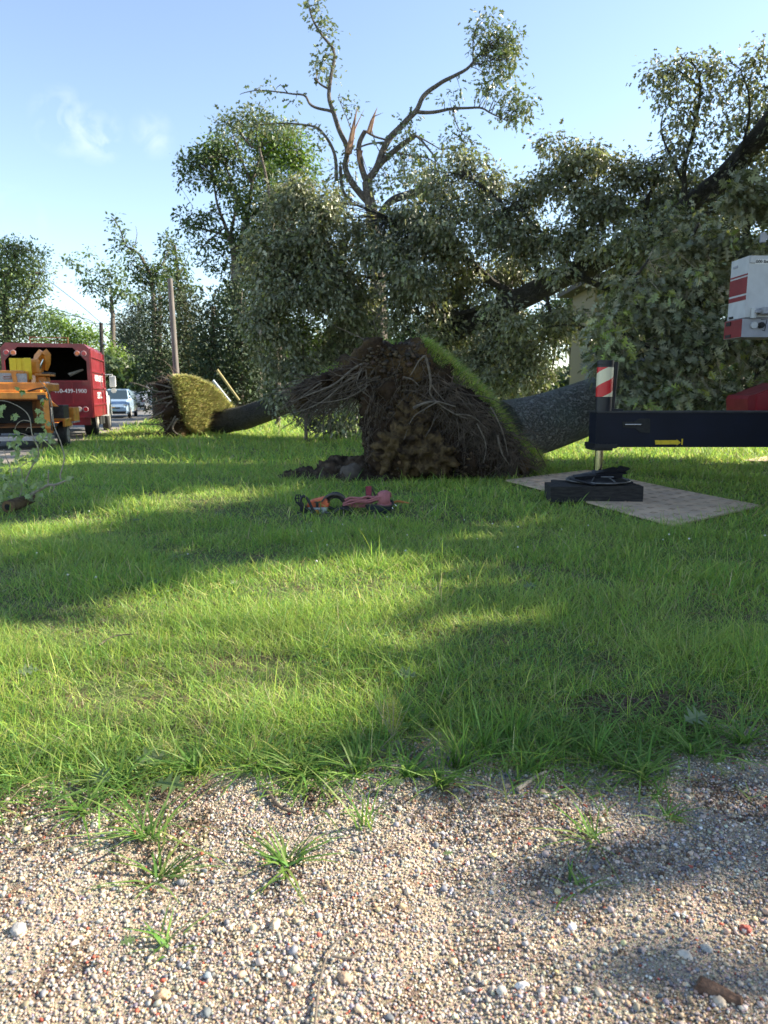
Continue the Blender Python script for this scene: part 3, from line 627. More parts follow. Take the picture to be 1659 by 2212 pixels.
# dangling and broken roots
def rootpath(dx, dy, Y, ang, ln, steps=7, wander=.5, sag=.1, dY=0.0):
    p = P(dx, dy, Y); d = Vector((math.cos(ang), dY, math.sin(ang))); q = [p.copy()]
    for i in range(steps):
        d += Vector((random.gauss(0, wander), random.gauss(0, wander*.5), random.gauss(0, wander)-sag))*.35; d.normalize(); p = p+d*ln/steps; q.append(p.copy())
    return q
fr = MB()
for i in range(330):   # tangle under the left flap
    t = random.random(); dx = 830-t*150+random.gauss(0, 14); dy = 800+t*45+random.gauss(0, 16)
    fr.tube(rootpath(dx, dy, 12.55+t*.8+random.uniform(-.2, .3), R(random.gauss(212, 20)), random.uniform(.35, 1.15), 7, .45, .05), [r*random.uniform(.5, 1.2) for r in (.013, .012, .010, .009, .008, .006, .004, .002)], 4, cap=False)
for i in range(560):   # fibres over the right-hand face
    t = random.random(); dx = 925+t*190+random.gauss(0, 18); dy = 820+t*150+random.uniform(-30, 60)
    fr.tube(rootpath(dx, dy, 12.38+random.uniform(-.12, .12)+.1*t, R(random.choice([random.gauss(300, 30), random.gauss(215, 30), random.gauss(330, 18)])), random.uniform(.25, .9), 7, .6, .12, -.05), [r*random.uniform(.4, 1.0) for r in (.011, .010, .009, .007, .006, .005, .004, .002)], 4, cap=False)
for i in range(620):   # hair-like roots hanging round the whole plate
    dx = random.uniform(785, 1120); top = 770 if dx < 910 else 770+(dx-910)*1.05; dy = random.uniform(top, 985)
    fr.tube(rootpath(dx, dy, 12.42+random.uniform(-.15, .1), R(random.gauss(268, 25)), random.uniform(.15, .6), 6, .5, .2), [.005, .0045, .004, .003, .002, .0015, .001], 3, cap=False)
o = fr.build('fine_roots', M['root_dark'], T1); o['kind'] = 'stuff'
for pts, r, Y in (([(918, 768), (925, 790), (930, 830), (928, 850), (945, 870), (985, 895), (1010, 905)], .026, 12.25), ([(918, 768), (905, 780), (893, 800), (885, 812)], .018, 12.2), ([(930, 830), (945, 850), (962, 868)], .014, 12.2),
                  ([(893, 882), (915, 872), (945, 868), (985, 878)], .030, 12.15), ([(945, 868), (915, 885), (890, 905), (872, 950)], .013, 12.1), ([(870, 815), (888, 820), (905, 835)], .018, 12.25), ([(938, 905), (930, 925), (918, 945)], .011, 12.2),
                  ([(1060, 880), (1085, 930), (1098, 985)], .016, 12.25), ([(1030, 915), (1050, 960), (1045, 1000)], .014, 12.2), ([(1075, 940), (1085, 980), (1100, 1005)], .022, 12.3), ([(985, 895), (1020, 900), (1055, 930)], .013, 12.2),
                  ([(783, 795), (770, 830), (795, 855), (805, 862)], .015, 12.5), ([(790, 800), (792, 830), (785, 850)], .013, 12.4), ([(750, 800), (735, 830), (738, 862)], .013, 12.7), ([(800, 780), (760, 800), (720, 830), (670, 850), (628, 868)], .026, 12.6),
                  ([(790, 795), (740, 830), (700, 865), (660, 885), (640, 890)], .020, 12.6), ([(770, 800), (700, 822), (650, 858)], .022, 12.8), ([(800, 830), (750, 860), (690, 870), (665, 862)], .014, 12.5), ([(822, 745), (780, 730), (740, 712), (715, 700)], .013, 13.2), ([(815, 750), (790, 738), (770, 722)], .010, 13.1)):
    mb = MB(); limb(mb, px(pts, Y), r, r*.35, 6, 1.2, 6); mb.build('root', M['root'], T1)
# turf on the back and along the right edge
ed = [(900, 742), (925, 765), (960, 790), (1000, 826), (1035, 860), (1070, 905), (1098, 945), (1125, 975), (1160, 1003)]
tf = MB(); ring = []
for i, (a, c) in enumerate(ed):
    p = P(a, c, 12.95); ring.append([p+Vector((-.04, -.16, -.04)), p+Vector((.07, .0, .09)), p+Vector((.20, .40, .05)), p+Vector((.42, 1.0, -.14)), p+Vector((.2, .8, -.35)), p+Vector((-.25, .1, -.3))])
V = [v for r_ in ring for v in r_]; F = [[i*6+k, i*6+(k+1) % 6, (i+1)*6+(k+1) % 6, (i+1)*6+k] for i in range(len(ed)-1) for k in range(6)]+[[0, 1, 2, 3, 4, 5][::-1], [(len(ed)-1)*6+k for k in range(6)]]
tf.add(V, F, 0, True); M['turf'] = groundmat('turf_thatch', (.09, .12, .035), (.13, .15, .05), (.10, .08, .05), 6, 9, .02, 50)[0]
turf = tf.build('turf', M['turf'], T1)
nb = 9000; t = rng.uniform(0, len(ed)-1.001, nb); i0 = t.astype(int); fr_ = (t-i0)[:, None]; u = rng.random((nb, 1))**.8
RG = np.array([[list(v) for v in r_] for r_ in ring])
def rr(k): return RG[i0, k]*(1-fr_)+RG[i0+1, k]*fr_
root = np.where(u < .25, rr(0)+(rr(1)-rr(0))*(u/.25), np.where(u < .55, rr(1)+(rr(2)-rr(1))*((u-.25)/.3), rr(2)+(rr(3)-rr(2))*((u-.55)/.45)))
root += rng.normal(0, .015, root.shape); upv = np.tile(np.array([.55, -.05, .8]), (nb, 1)); upv /= np.linalg.norm(upv[0])
blades('grass_blades', root, rng.uniform(.05, .14, nb), rng.uniform(.007, .013, nb), rng.uniform(0, 6.28, nb), np.abs(rng.normal(.7, .3, nb)), M['grass'], palette(nb, GC[1:6], None, .2)*1.15, parent=turf, up=upv)['kind'] = 'stuff'  # greens brightened so the rim reads as lit grass
# tufts of turf along the broken top
nb = 2600; tt = rng.random(nb); seg = rng.random(nb)
xx = np.where(seg < .35, 828+60*tt, np.where(seg < .5, 895+22*tt, 700+100*tt)); yy = np.where(seg < .35, 748+24*tt, np.where(seg < .5, 748+8*tt, 815-32*tt))
root = np.array([list(P(a, c, 13.25)) for a, c in zip(xx, yy)])+rng.normal(0, .03, (nb, 3)); root[:, 1] += rng.uniform(-.2, .4, nb)
blades('turf_tufts', root, rng.uniform(.07, .2, nb), rng.uniform(.006, .012, nb), rng.uniform(0, 6.28, nb), np.abs(rng.normal(.6, .35, nb)), M['grass'], palette(nb, GC, GW, .2), parent=T1)['kind'] = 'stuff'
tr = MB(); tp1 = px([(1085, 935), (1170, 915), (1290, 872), (1420, 815), (1560, 745), (1720, 665), (1900, 570), (2150, 430)], 13.7, 17.0)
tl1 = limb(tr, tp1, .62, .36, 40, .0, 8)
trunk1 = tr.build('trunk', M['bark_gray'], T1)
lb = MB(); tw1 = list(tl1)
for pts, r, Y in (([(1560, 745), (1500, 640), (1480, 560), (1510, 480)], .10, 15.2), ([(1480, 790), (1400, 700), (1370, 620), (1400, 560)], .08, 14.6), ([(1640, 700), (1600, 560), (1620, 450), (1600, 380)], .10, 15.4),
                  ([(1560, 745), (1440, 760), (1340, 720), (1290, 680)], .06, 14.0), ([(1600, 720), (1480, 820), (1400, 860)], .05, 13.8), ([(1720, 665), (1660, 780), (1600, 850)], .06, 14.2), ([(1750, 650), (1720, 500), (1680, 420)], .09, 15.6)):
    tw1 += limb(lb, px(pts, Y), r, r*.25, 8, .9, 6)
lb.build('limbs', M['bark_dark'], T1)
OAK = [(.125, .145, .07), (.18, .20, .108), (.078, .092, .048), (.42, .43, .30), (.31, .34, .09), (.26, .265, .17)]  # palest tone stands in for near-white highlights on the leaves
OW = [.28, .2, .26, .08, .06, .12]
crown('foliage', T1, M['oak'], [(1360, 660, 60, 60, 14.2), (1330, 740, 55, 50, 13.9, .7), (1300, 700, 30, 40, 13.7, .5), (1420, 600, 60, 60, 14.6), (1470, 540, 60, 55, 15.0), (1540, 500, 60, 60, 15.2), (1600, 440, 60, 55, 15.4), (1655, 420, 50, 60, 15.4),
      (1430, 700, 80, 70, 14.4), (1520, 640, 90, 80, 14.8), (1620, 570, 90, 90, 15.0), (1400, 790, 80, 50, 13.9), (1500, 770, 90, 60, 14.0), (1600, 720, 90, 80, 14.2), (1440, 850, 90, 34, 13.7), (1560, 850, 90, 36, 13.8), (1670, 820, 90, 60, 14.0),
      (1370, 850, 40, 32, 13.6, .6), (1480, 872, 60, 18, 13.6), (1600, 868, 60, 22, 13.9), (1550, 840, 80, 30, 14.6), (1740, 700, 100, 120, 15.2), (1740, 520, 90, 110, 15.8), (1850, 600, 120, 140, 16.5), (1980, 520, 130, 150, 17), (2100, 420, 150, 160, 17.5), (1300, 790, 26, 34, 13.6, .5)],
      .20, 'oak', 3.2, OAK, OW, k=11, sig=.15, split=5, dr=.6, droop=.9, twigs=tw1, twigmat=M['twig'], twigp=.35, twigr=.006, flat=.8)
crown('new_leaves', T1, M['oak'], [(1300, 745, 26, 26, 13.2), (1335, 725, 26, 24, 13.2), (1318, 690, 20, 22, 13.3), (1345, 770, 20, 18, 13.2), (1500, 590, 20, 18, 14), (1560, 520, 26, 16, 14.4), (1420, 640, 24, 16, 13.8), (1470, 840, 30, 14, 13.1), (1390, 870, 24, 14, 13.1)], .19, 'oak', 1.5, [(.24, .30, .08), (.30, .36, .10), (.18, .24, .07)], k=7, sig=.13, dr=.5, droop=.8, twigs=tw1, twigmat=M['twig'], twigp=.6, twigr=.006, flat=.8)
# loose soil and boulder at the foot of the plate
o = earth('soil_mound', [((-1.55, 12.7, 0), (.32, .3, .10)), ((-1.25, 12.85, .02), (.35, .3, .14)), ((-.85, 12.95, .05), (.4, .3, .24)), ((-.45, 12.9, .05), (.35, .3, .26)), ((-1.0, 12.5, 0), (.5, .28, .07)), ((-.5, 12.4, 0), (.45, .25, .06)), ((.0, 12.45, 0), (.3, .3, .05)), ((.1, 12.9, .1), (.5, .3, .3))], .035, .13, M['darksoil'], None, 5)
tag(o, 'low mound of dark loose soil left of the near root plate', 'soil')
o = earth('boulder', [((-.62, 12.42, .12), (.17, .14, .15)), ((-.55, 12.46, .16), (.13, .12, .13))], .03, .05, mat('dull_stone', (.13, .105, .085), .9, var=.3, bump=.01), None, 4)
tag(o, 'rounded clod of hard clay on the soil left of the near root plate', 'clod')

# ------------------------------------------------------------------ far uprooted oak: plate seen from its grassy side, long trunk leaning right
T2 = thing('uprooted_oak', 'farther uprooted oak with yellow-green turf on its upturned plate, beside the leaning wooden pole', 'fallen tree', (-7.6, 25.2, 0))
pl = [(372, 822), (380, 812), (398, 812), (425, 820), (452, 832), (474, 850), (500, 884), (480, 890), (452, 893), (446, 905), (445, 935), (436, 943), (418, 938), (402, 920), (392, 885), (380, 850)]
YL = lambda dx: 24.2+(dx-372)/128*2.2
Vf = [P(a, c, YL(a)) for a, c in pl]; cen = sum(Vf, Vector())/len(Vf)
bk = Vector((-.62, .78, 0)).normalized()
tb = bmesh.new(); vs = [tb.verts.new(v) for v in Vf]; vb = [tb.verts.new(v+bk*.16) for v in Vf]
tb.faces.new(vs); tb.faces.new(vb[::-1]); [tb.faces.new([vs[i], vb[i], vb[(i+1) % len(vs)], vs[(i+1) % len(vs)]]) for i in range(len(vs))]
mb = MB(); mb.bm(tb); M['turf_y'] = groundmat('yellowing_turf', (.34, .33, .16), (.40, .37, .19), (.33, .24, .15), 3, 4, .04, 18)[0]
turf2 = mb.build('turf', M['turf_y'], T2)
b5 = bmesh.new(); b5.from_mesh(turf2.data); bmesh.ops.triangulate(b5, faces=b5.faces[:]); bmesh.ops.subdivide_edges(b5, edges=b5.edges[:], cuts=5, use_grid_fill=True)
for v in b5.verts: v.co += Vector(mnoise.noise_vector(v.co*2.2))*.16+Vector(mnoise.noise_vector(v.co*7))*.05
b5.to_mesh(turf2.data); b5.free()
nb = 34000; bx = rng.uniform(372, 500, nb*2); by = rng.uniform(810, 945, nb*2); k = inpoly(bx, by, pl); bx, by = bx[k], by[k]; nb = len(bx)
dd = np.stack([(bx-CX)/FPX, math.cos(PITCH)+np.zeros(nb)-math.sin(PITCH)*(by-CY)/FPX, -math.sin(PITCH)-math.cos(PITCH)*(by-CY)/FPX], 1)
root = np.array([0, 0, CAM_H])+dd*((YL(bx)-.01)/dd[:, 1])[:, None]; upv = np.tile(np.array([.45, -.55, .5]), (nb, 1)); upv /= np.linalg.norm(upv[0])
blades('grass_blades', root, rng.uniform(.07, .22, nb), rng.uniform(.02, .04, nb), rng.uniform(0, 6.28, nb), np.abs(rng.normal(.7, .3, nb)), M['grass'], palette(nb, [(.50, .48, .24), (.36, .41, .18), (.58, .54, .30), (.44, .35, .25)], [.35, .25, .25, .15], .3), parent=turf2, up=upv)['kind'] = 'stuff'
back = [E(372, 850, 16, 25.2, .55, 34), E(378, 890, 18, 25.0, .5, 34), E(386, 920, 18, 25.1, .5, 24), E(400, 845, 20, 26.3, .6, 22), E(430, 875, 28, 26.9, .55, 34), E(420, 915, 18, 26.2, .4, 22), E(460, 885, 18, 27.4, .5, 20), E(360, 838, 11, 25, .4, 16)]
earth('root_plate', back, .09, .38, M['soil'], T2, 1.8)
for pts, r in (([(375, 880), (345, 893), (322, 905)], .05), ([(372, 856), (350, 862), (330, 870)], .04), ([(370, 838), (345, 832), (318, 828)], .035), ([(365, 845), (340, 846), (300, 830), (282, 826)], .03), ([(380, 900), (372, 915), (360, 930)], .04), ([(372, 866), (358, 880), (352, 900)], .03),
              ([(385, 905), (375, 925), (385, 938)], .05), ([(368, 825), (350, 815), (335, 818)], .03), ([(372, 870), (340, 872), (312, 886)], .02)):
    mb = MB(); limb(mb, px(pts, 24.4), r, r*.4, 6, .9, 5); mb.build('root', M['root'], T2)
fr = MB()
for i in range(170):
    fr.tube(rootpath(random.uniform(355, 395), random.uniform(820, 925), 24.5+random.random()*.5, R(random.gauss(185, 35)), random.uniform(.3, 1.1), 6, .6, .1), [.02, .018, .015, .012, .008, .005, .003], 4, cap=False)
fr.build('fine_roots', M['root_dark'], T2)['kind'] = 'stuff'
tp2 = px([(462, 914), (525, 902), (600, 876), (700, 840), (800, 795), (900, 750), (1000, 702), (1120, 648), (1250, 585), (1400, 510), (1540, 405), (1660, 270), (1760, 120)], 26.3, 20)
mb = MB(); tl2 = limb(mb, tp2, .44, .27, 26, .12, 6); mb.build('trunk', M['bark_dark'], T2)
lb = MB(); tw2 = list(tl2)
for pts, r, Y in (([(900, 750), (960, 690), (1060, 655), (1180, 600)], .12, 22.6), ([(1250, 600), (1330, 640), (1310, 715), (1250, 700)], .10, 20.5), ([(1310, 715), (1290, 760), (1290, 830)], .06, 20.3), ([(1120, 648), (1000, 560), (900, 500), (830, 470)], .13, 22.6),
                  ([(1180, 620), (1120, 500), (1060, 420), (1000, 370)], .12, 22), ([(1250, 585), (1260, 480), (1230, 380), (1210, 330)], .11, 21.5), ([(1400, 510), (1400, 420), (1440, 340)], .10, 21), ([(1480, 460), (1480, 360), (1500, 280), (1512, 190), (1500, 140), (1470, 120)], .075, 20.5),
                  ([(1512, 190), (1460, 150), (1420, 160)], .03, 20.5), ([(1480, 400), (1440, 320), (1430, 260), (1460, 200)], .04, 20.5), ([(1540, 405), (1600, 330), (1620, 220), (1600, 150)], .06, 20.3), ([(800, 795), (740, 690), (680, 600), (640, 520)], .12, 24.2), ([(740, 690), (640, 660), (580, 700)], .07, 24.2),
                  ([(700, 840), (620, 780), (570, 720)], .08, 24.8), ([(1000, 702), (880, 620), (760, 590), (690, 560)], .10, 23.5), ([(820, 790), (760, 850), (700, 900), (660, 935)], .06, 23.6), ([(1060, 690), (1080, 780), (1060, 860)], .07, 22), ([(1180, 640), (1200, 740), (1180, 850)], .06, 21.5), ([(1360, 560), (1380, 650), (1350, 760)], .06, 20.5), ([(1250, 590), (1150, 480), (1090, 430)], .07, 21.5)):
    tw2 += limb(lb, px(pts, Y), r, r*.2, 7, .9, 6)
lb.build('limbs', M['bark_dark'], T2)
B2 = [(560, 520, 42, 48, 24.6, .8), (600, 450, 50, 48, 24.6), (640, 420, 48, 36, 24.3), (570, 610, 45, 60, 24.8), (640, 540, 70, 70, 24.4), (600, 700, 60, 60, 24.8), (575, 790, 36, 46, 25, .8), (600, 868, 22, 38, 24, .8), (640, 800, 60, 50, 24.6, .8), (680, 650, 80, 70, 24), (700, 740, 70, 60, 23.8), (720, 560, 70, 70, 23.8, .9), (690, 460, 60, 60, 24),
      (760, 620, 70, 70, 23.5), (765, 700, 60, 60, 23.4), (770, 500, 45, 55, 23.5, .7), (865, 640, 65, 75, 23), (880, 550, 70, 60, 23), (920, 480, 70, 55, 22.6), (850, 470, 40, 36, 23, .6), (960, 400, 60, 48, 22.6, .8), (1010, 350, 45, 32, 22.4, .7), (1050, 400, 50, 42, 22.2), (980, 560, 80, 70, 22.4), (1010, 640, 80, 60, 22.4), (940, 690, 70, 50, 22.6, .8),
      (1080, 500, 75, 65, 22), (1100, 590, 75, 60, 21.8, .9), (1140, 430, 55, 45, 21.8), (1170, 530, 70, 70, 21.5), (1200, 400, 50, 42, 21.5), (1220, 350, 34, 34, 21.4, .8), (1190, 310, 20, 24, 21.4, .6), (1270, 350, 48, 46, 21.2), (1265, 430, 60, 60, 21.2), (1260, 520, 65, 55, 21), (1340, 380, 50, 42, 21, .9), (1340, 460, 60, 60, 20.8), (1400, 380, 45, 42, 20.8, .9), (1420, 450, 60, 60, 20.5),
      (1380, 540, 70, 60, 20.4), (1480, 420, 60, 50, 20.4), (1500, 500, 70, 60, 20.2), (1460, 590, 70, 55, 20), (1560, 440, 60, 60, 20.2), (1620, 400, 60, 60, 20.2), (1580, 540, 70, 60, 20), (1330, 620, 60, 40, 20.4, .7),
      (1100, 740, 70, 60, 22, .9), (1020, 790, 60, 60, 22.2, .9), (1090, 830, 60, 50, 21.6), (1160, 790, 60, 60, 21.4), (1210, 720, 60, 60, 21, .8), (1000, 730, 60, 40, 22.3), (1280, 720, 40, 40, 20.8, .6), (720, 810, 50, 40, 23.6, .7),
      (735, 915, 40, 30, 23, .9), (690, 910, 26, 28, 23.2, .8), (770, 880, 32, 50, 23, .8), (660, 890, 14, 18, 23.2, .7), (1350, 690, 50, 60, 20.2, .8), (1130, 870, 36, 14, 21.6, .7),
      (1480, 150, 34, 20, 20.5, 0.28), (1420, 160, 22, 14, 20.5, 0.25), (1540, 140, 20, 22, 20.5, 0.28), (1450, 200, 34, 26, 20.5, 0.28), (1530, 210, 34, 30, 20.5, 0.33), (1470, 260, 50, 32, 20.5, 0.33), (1540, 280, 50, 36, 20.4, 0.36), (1450, 320, 34, 30, 20.6, 0.28), (1600, 180, 34, 34, 20.3, 0.33), (1650, 130, 30, 40, 20.2, 0.33), (1610, 250, 48, 40, 20.3, 0.39), (1660, 240, 40, 60, 20.2, 0.39), (1580, 330, 50, 36, 20.3, 0.39), (1500, 350, 40, 30, 20.4, 0.30), (1640, 330, 50, 50, 20.2, .8),
      (1740, 300, 90, 140, 20, .8), (1850, 250, 110, 160, 20, .8)]
B2 += [(1400, 470, 44, 30, 18.6, .8), (1180, 590, 30, 20, 19.5, .5), (1340, 520, 40, 26, 18.8, .6), (1050, 660, 60, 24, 20.5, .7), (1100, 690, 50, 24, 20, .7), (1420, 540, 60, 40, 18.6, .8), (1500, 500, 70, 50, 18.4, .9), (1580, 450, 60, 50, 18.2, .9), (620, 600, 60, 90, 24, .9), (560, 700, 40, 90, 24.4, .9), (680, 560, 60, 60, 24, .7)]
B2 = [(*b_[:4], b_[4]-2.2 if b_[4] >= 24 else b_[4], *b_[5:]) for b_ in B2]
TL = [(1000, 702, 23), (1060, 675, 22.7), (1120, 648, 22.4), (1185, 617, 22.1), (1250, 585, 21.8), (1325, 548, 21.5), (1400, 510, 21.3), (1470, 458, 21), (1540, 405, 20.8), (1600, 338, 20.6), (1660, 270, 20.4)]
def behind(b_):     # boughs growing over the far side of the leaning trunk
    d_, Yt = min((math.hypot(b_[0]-a, b_[1]-c), y) for a, c, y in TL)
    return (*b_[:4], Yt+1.1+b_[2]*.006, *b_[5:]) if d_ < 62 and b_[4] > 19 and b_[0] > 980 else b_
B2 = [behind(b_) for b_ in B2 if not (b_[4] < 19.5 and b_[0] > 1300 and b_[1] < 480)]
crown('foliage', T2, M['oak'], B2+[(1190, 590, 34, 14, 19.8, .9), (1290, 545, 34, 16, 19.4, 1), (1360, 510, 40, 24, 19.2, 1), (1440, 465, 40, 24, 19, 1), (1060, 655, 40, 14, 20.6, .9), (1120, 700, 60, 26, 20.4, 1), (900, 600, 70, 50, 21.5, 1), (830, 560, 60, 50, 22, 1), (950, 500, 60, 40, 22, 1), (1010, 450, 60, 36, 22.5, 1)], .135, 'lobed', 4.6, OAK, OW, k=20, sig=.20, split=7, dr=.85, droop=.9, twigs=tw2, twigmat=M['bark_dark'], twigp=.35, twigr=.010, flat=.9)
# a torn strip of soil across the lawn in front of the far plate
o = earth('soil_ridge', [(G(300+i*12, 948-i*1.6, 0), (.28, .10, .05+.03*(i % 3))) for i in range(8)], .04, .08, M['darksoil'], None, 4)
tag(o, 'thin torn ridge of dark soil across the lawn, left of the far root plate', 'soil')

# ------------------------------------------------------------------ storm-broken tree behind
T3 = thing('broken_tree', 'tall storm-broken tree with bare forking limbs and splintered tops above the fallen crown', 'tree', (-.3, 32, 0))
Y3 = 32; mb = MB(); tw3 = []
tw3 += limb(mb, px([(820, 870), (818, 700), (815, 560), (806, 490), (800, 440), (792, 392)], Y3), .42, .20, 14, .1, 5)
mb.build('trunk', M['bark_mid'], T3)
LB = {}
for nm, pts, r0, r1 in (('a', [(792, 392), (812, 362), (838, 308), (868, 271), (900, 242), (916, 208), (950, 182), (985, 162), (1022, 135), (1050, 100)], .17, .04), ('a2', [(900, 242), (939, 242), (977, 235), (1035, 233), (1062, 246), (1102, 262)], .085, .02),
                    ('b', [(800, 440), (760, 396), (745, 362), (748, 317), (722, 250), (710, 192), (722, 117), (697, 79), (670, 29), (662, -10)], .15, .02), ('b2', [(710, 192), (692, 182), (679, 169)], .05, .03),
                    ('c', [(722, 250), (714, 240), (672, 227), (656, 206), (622, 202), (560, 194), (518, 204)], .075, .012), ('c2', [(622, 202), (614, 192), (605, 182)], .03, .01), ('d', [(727, 390), (722, 333), (698, 287), (672, 271), (602, 267), (548, 270)], .08, .02),
                    ('e', [(792, 392), (779, 350), (777, 317), (789, 283)], .14, .09), ('f', [(812, 362), (852, 325), (897, 292)], .13, .10), ('g', [(897, 292), (918, 312), (940, 345), (938, 385)], .05, .03), ('g2', [(897, 292), (930, 310), (955, 325)], .04, .015),
                    ('h', [(838, 308), (800, 310), (765, 325)], .05, .03), ('h2', [(789, 283), (812, 295), (838, 303)], .05, .04), ('i', [(850, 325), (870, 333), (920, 340), (945, 355)], .04, .02), ('j', [(765, 300), (755, 270), (730, 210)], .03, .01), ('k', [(735, 360), (740, 410), (760, 440)], .07, .06),
                    ('l', [(977, 235), (985, 265), (1000, 290), (1030, 310)], .03, .01), ('m', [(1022, 135), (1022, 90), (1024, 70)], .03, .01), ('n', [(800, 270), (812, 310), (822, 330)], .02, .02)):
    q = limb(mb := MB(), px(pts, Y3), r0, r1, 8, .5, 5); tw3 += q; mb.build('limb', M['bark_mid'], T3)
for pts, r in (([(752, 332), (760, 290), (773, 226)], .12), ([(795, 288), (803, 262), (815, 232)], .09), ([(777, 325), (775, 345), (785, 372)], .08)):
    q = px(pts, Y3-.2); mb = MB(); mb.tube(q, [r, r*.8, .005], 6); mb.tube([q[0]+Vector((.1, 0, 0)), q[1]+Vector((.12, 0, .2)), q[2]+Vector((.25, 0, -.2))], [r*.5, r*.3, .004], 5)
    mb.build('splintered_stub', M['split'], T3, label='orange-brown splintered stub')
mb = MB(); limb(mb, px([(815, 470), (838, 440), (872, 422), (930, 414)], Y3-1), .10, .20, 8, .6, 5); mb.build('hanging_limb', M['bark_dark'], T3)
G2 = [(.10, .14, .06), (.13, .17, .075), (.08, .115, .055), (.17, .20, .08)]
B3 = [(1045, 60, 24, 24), (1035, 90, 18, 26), (1100, 75, 22, 26), (1075, 95, 34, 26), (1100, 120, 20, 30), (1060, 130, 28, 22, Y3, .8), (1090, 150, 24, 20), (1060, 170, 22, 16, Y3, .8), (1050, 200, 20, 20, Y3, .7), (1068, 190, 12, 22, Y3, .7), (1110, 225, 30, 26), (1125, 245, 20, 20), (1085, 240, 16, 18, Y3, .6), (1100, 258, 18, 10, Y3, .7),
      (670, 8, 10, 10), (690, 18, 14, 14), (694, 45, 10, 16), (706, 68, 12, 14), (720, 85, 12, 9), (692, 128, 14, 16), (705, 155, 16, 10), (724, 128, 9, 9), (725, 160, 10, 8), (685, 140, 8, 12), (560, 190, 18, 8, Y3, .7), (590, 195, 12, 8, Y3, .7), (640, 215, 10, 8, Y3, .4),
      (738, 205, 10, 14, Y3, .5), (762, 235, 14, 24, Y3, .5), (970, 212, 8, 8, Y3, .8), (990, 186, 5, 6), (955, 215, 5, 6), (985, 275, 10, 20, Y3, .5), (1000, 295, 16, 14, Y3, .6), (880, 275, 22, 18, Y3, .6), (870, 300, 22, 18, Y3, .6), (860, 320, 24, 16, Y3, .5), (560, 262, 34, 12, Y3, .7), (600, 270, 26, 12, Y3, .7), (650, 275, 20, 10, Y3, .6), (690, 280, 14, 14, Y3, .5), (690, 310, 16, 20, Y3, .3),
      (880, 370, 60, 40, Y3, .5), (900, 340, 40, 26, Y3, .5), (940, 370, 40, 30, Y3, .7), (820, 400, 40, 26, Y3, .35), (730, 400, 40, 40, Y3, .5), (760, 350, 14, 30, Y3, .35), (1010, 330, 30, 18, Y3, .8), (960, 310, 24, 18, Y3, .5)]
crown('foliage', T3, M['oak'], B3, .20, 'lobed', 2.4, G2, k=9, sig=.22, dr=1, droop=.5, twigs=tw3, twigmat=M['bark_mid'], twigp=.5, twigr=.012, Y=Y3)

# ------------------------------------------------------------------ other trees
def tree(name, label, trunk, tr, limbs, blobs, Y, leaf, size, cov, cols, w=None, k=12, sig=.3, group='trees beyond the lawn', shape='hex', dr=1, droop=.3, split=0, bark='bark_mid', twigp=.4, twigr=.012, flat=.8, cat='tree'):
    p0 = P(trunk[0][0], trunk[0][1], Y); t = thing(name, label, cat, (p0.x, Y, 0), 0, group)
    mb = MB(); q0 = px(trunk, Y); q0 = [Vector((q0[0].x, Y, 0))]+[v for v in q0 if v.z > .5]; tw = limb(mb, q0, tr, tr*.45, 10, .2, 5); mb.build('trunk', M[bark], t)
    if limbs:
        mb = MB()
        for l, r in limbs: tw += limb(mb, px(l, Y), r, r*.25, 7, .5, 5)
        mb.build('limbs', M[bark], t)
    crown('foliage', t, M[leaf], blobs, size, shape, cov, cols, w, k=k, sig=sig, dr=dr, droop=droop, twigs=tw, twigmat=M[bark], twigp=twigp, twigr=twigr, flat=flat, Y=Y, split=split)
    return t
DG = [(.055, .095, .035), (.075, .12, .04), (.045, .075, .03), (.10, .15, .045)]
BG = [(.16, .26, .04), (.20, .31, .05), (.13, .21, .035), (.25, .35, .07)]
Yg = 37
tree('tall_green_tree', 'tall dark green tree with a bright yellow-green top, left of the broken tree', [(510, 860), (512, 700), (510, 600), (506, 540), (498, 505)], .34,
     [([(510, 560), (530, 480), (545, 400), (560, 340)], .16), ([(506, 540), (488, 490), (470, 440), (460, 380)], .12), ([(500, 510), (460, 500), (420, 490), (395, 480)], .08), ([(498, 505), (510, 440), (495, 380), (480, 320)], .09), ([(530, 480), (590, 420), (630, 380)], .10), ([(488, 490), (440, 530), (425, 560)], .05), ([(545, 400), (520, 340), (500, 280)], .07)],
     [(430, 335, 26, 26), (405, 350, 20, 24), (402, 385, 16, 24, Yg, .8), (425, 390, 20, 18, Yg, .7), (455, 350, 34, 34), (480, 315, 34, 28), (510, 350, 40, 40), (470, 395, 34, 30), (500, 420, 40, 36), (540, 430, 44, 44), (590, 450, 44, 50), (560, 370, 44, 40), (630, 440, 44, 50), (400, 468, 22, 14), (430, 478, 32, 18), (465, 470, 26, 22, Yg, .8), (410, 500, 18, 20, Yg, .8), (420, 525, 20, 14, Yg, .8),
      (455, 530, 18, 18, Yg, .7), (450, 565, 12, 14, Yg, .8), (480, 520, 22, 30, Yg, .7), (520, 500, 44, 44), (560, 520, 50, 60), (610, 540, 50, 70), (540, 600, 50, 60), (500, 640, 40, 50), (580, 660, 60, 70), (660, 500, 40, 50), (490, 575, 20, 30, Yg, .6)],
     Yg, 'green', .17, 2.3, DG, k=12, sig=.25, droop=.3, split=4)
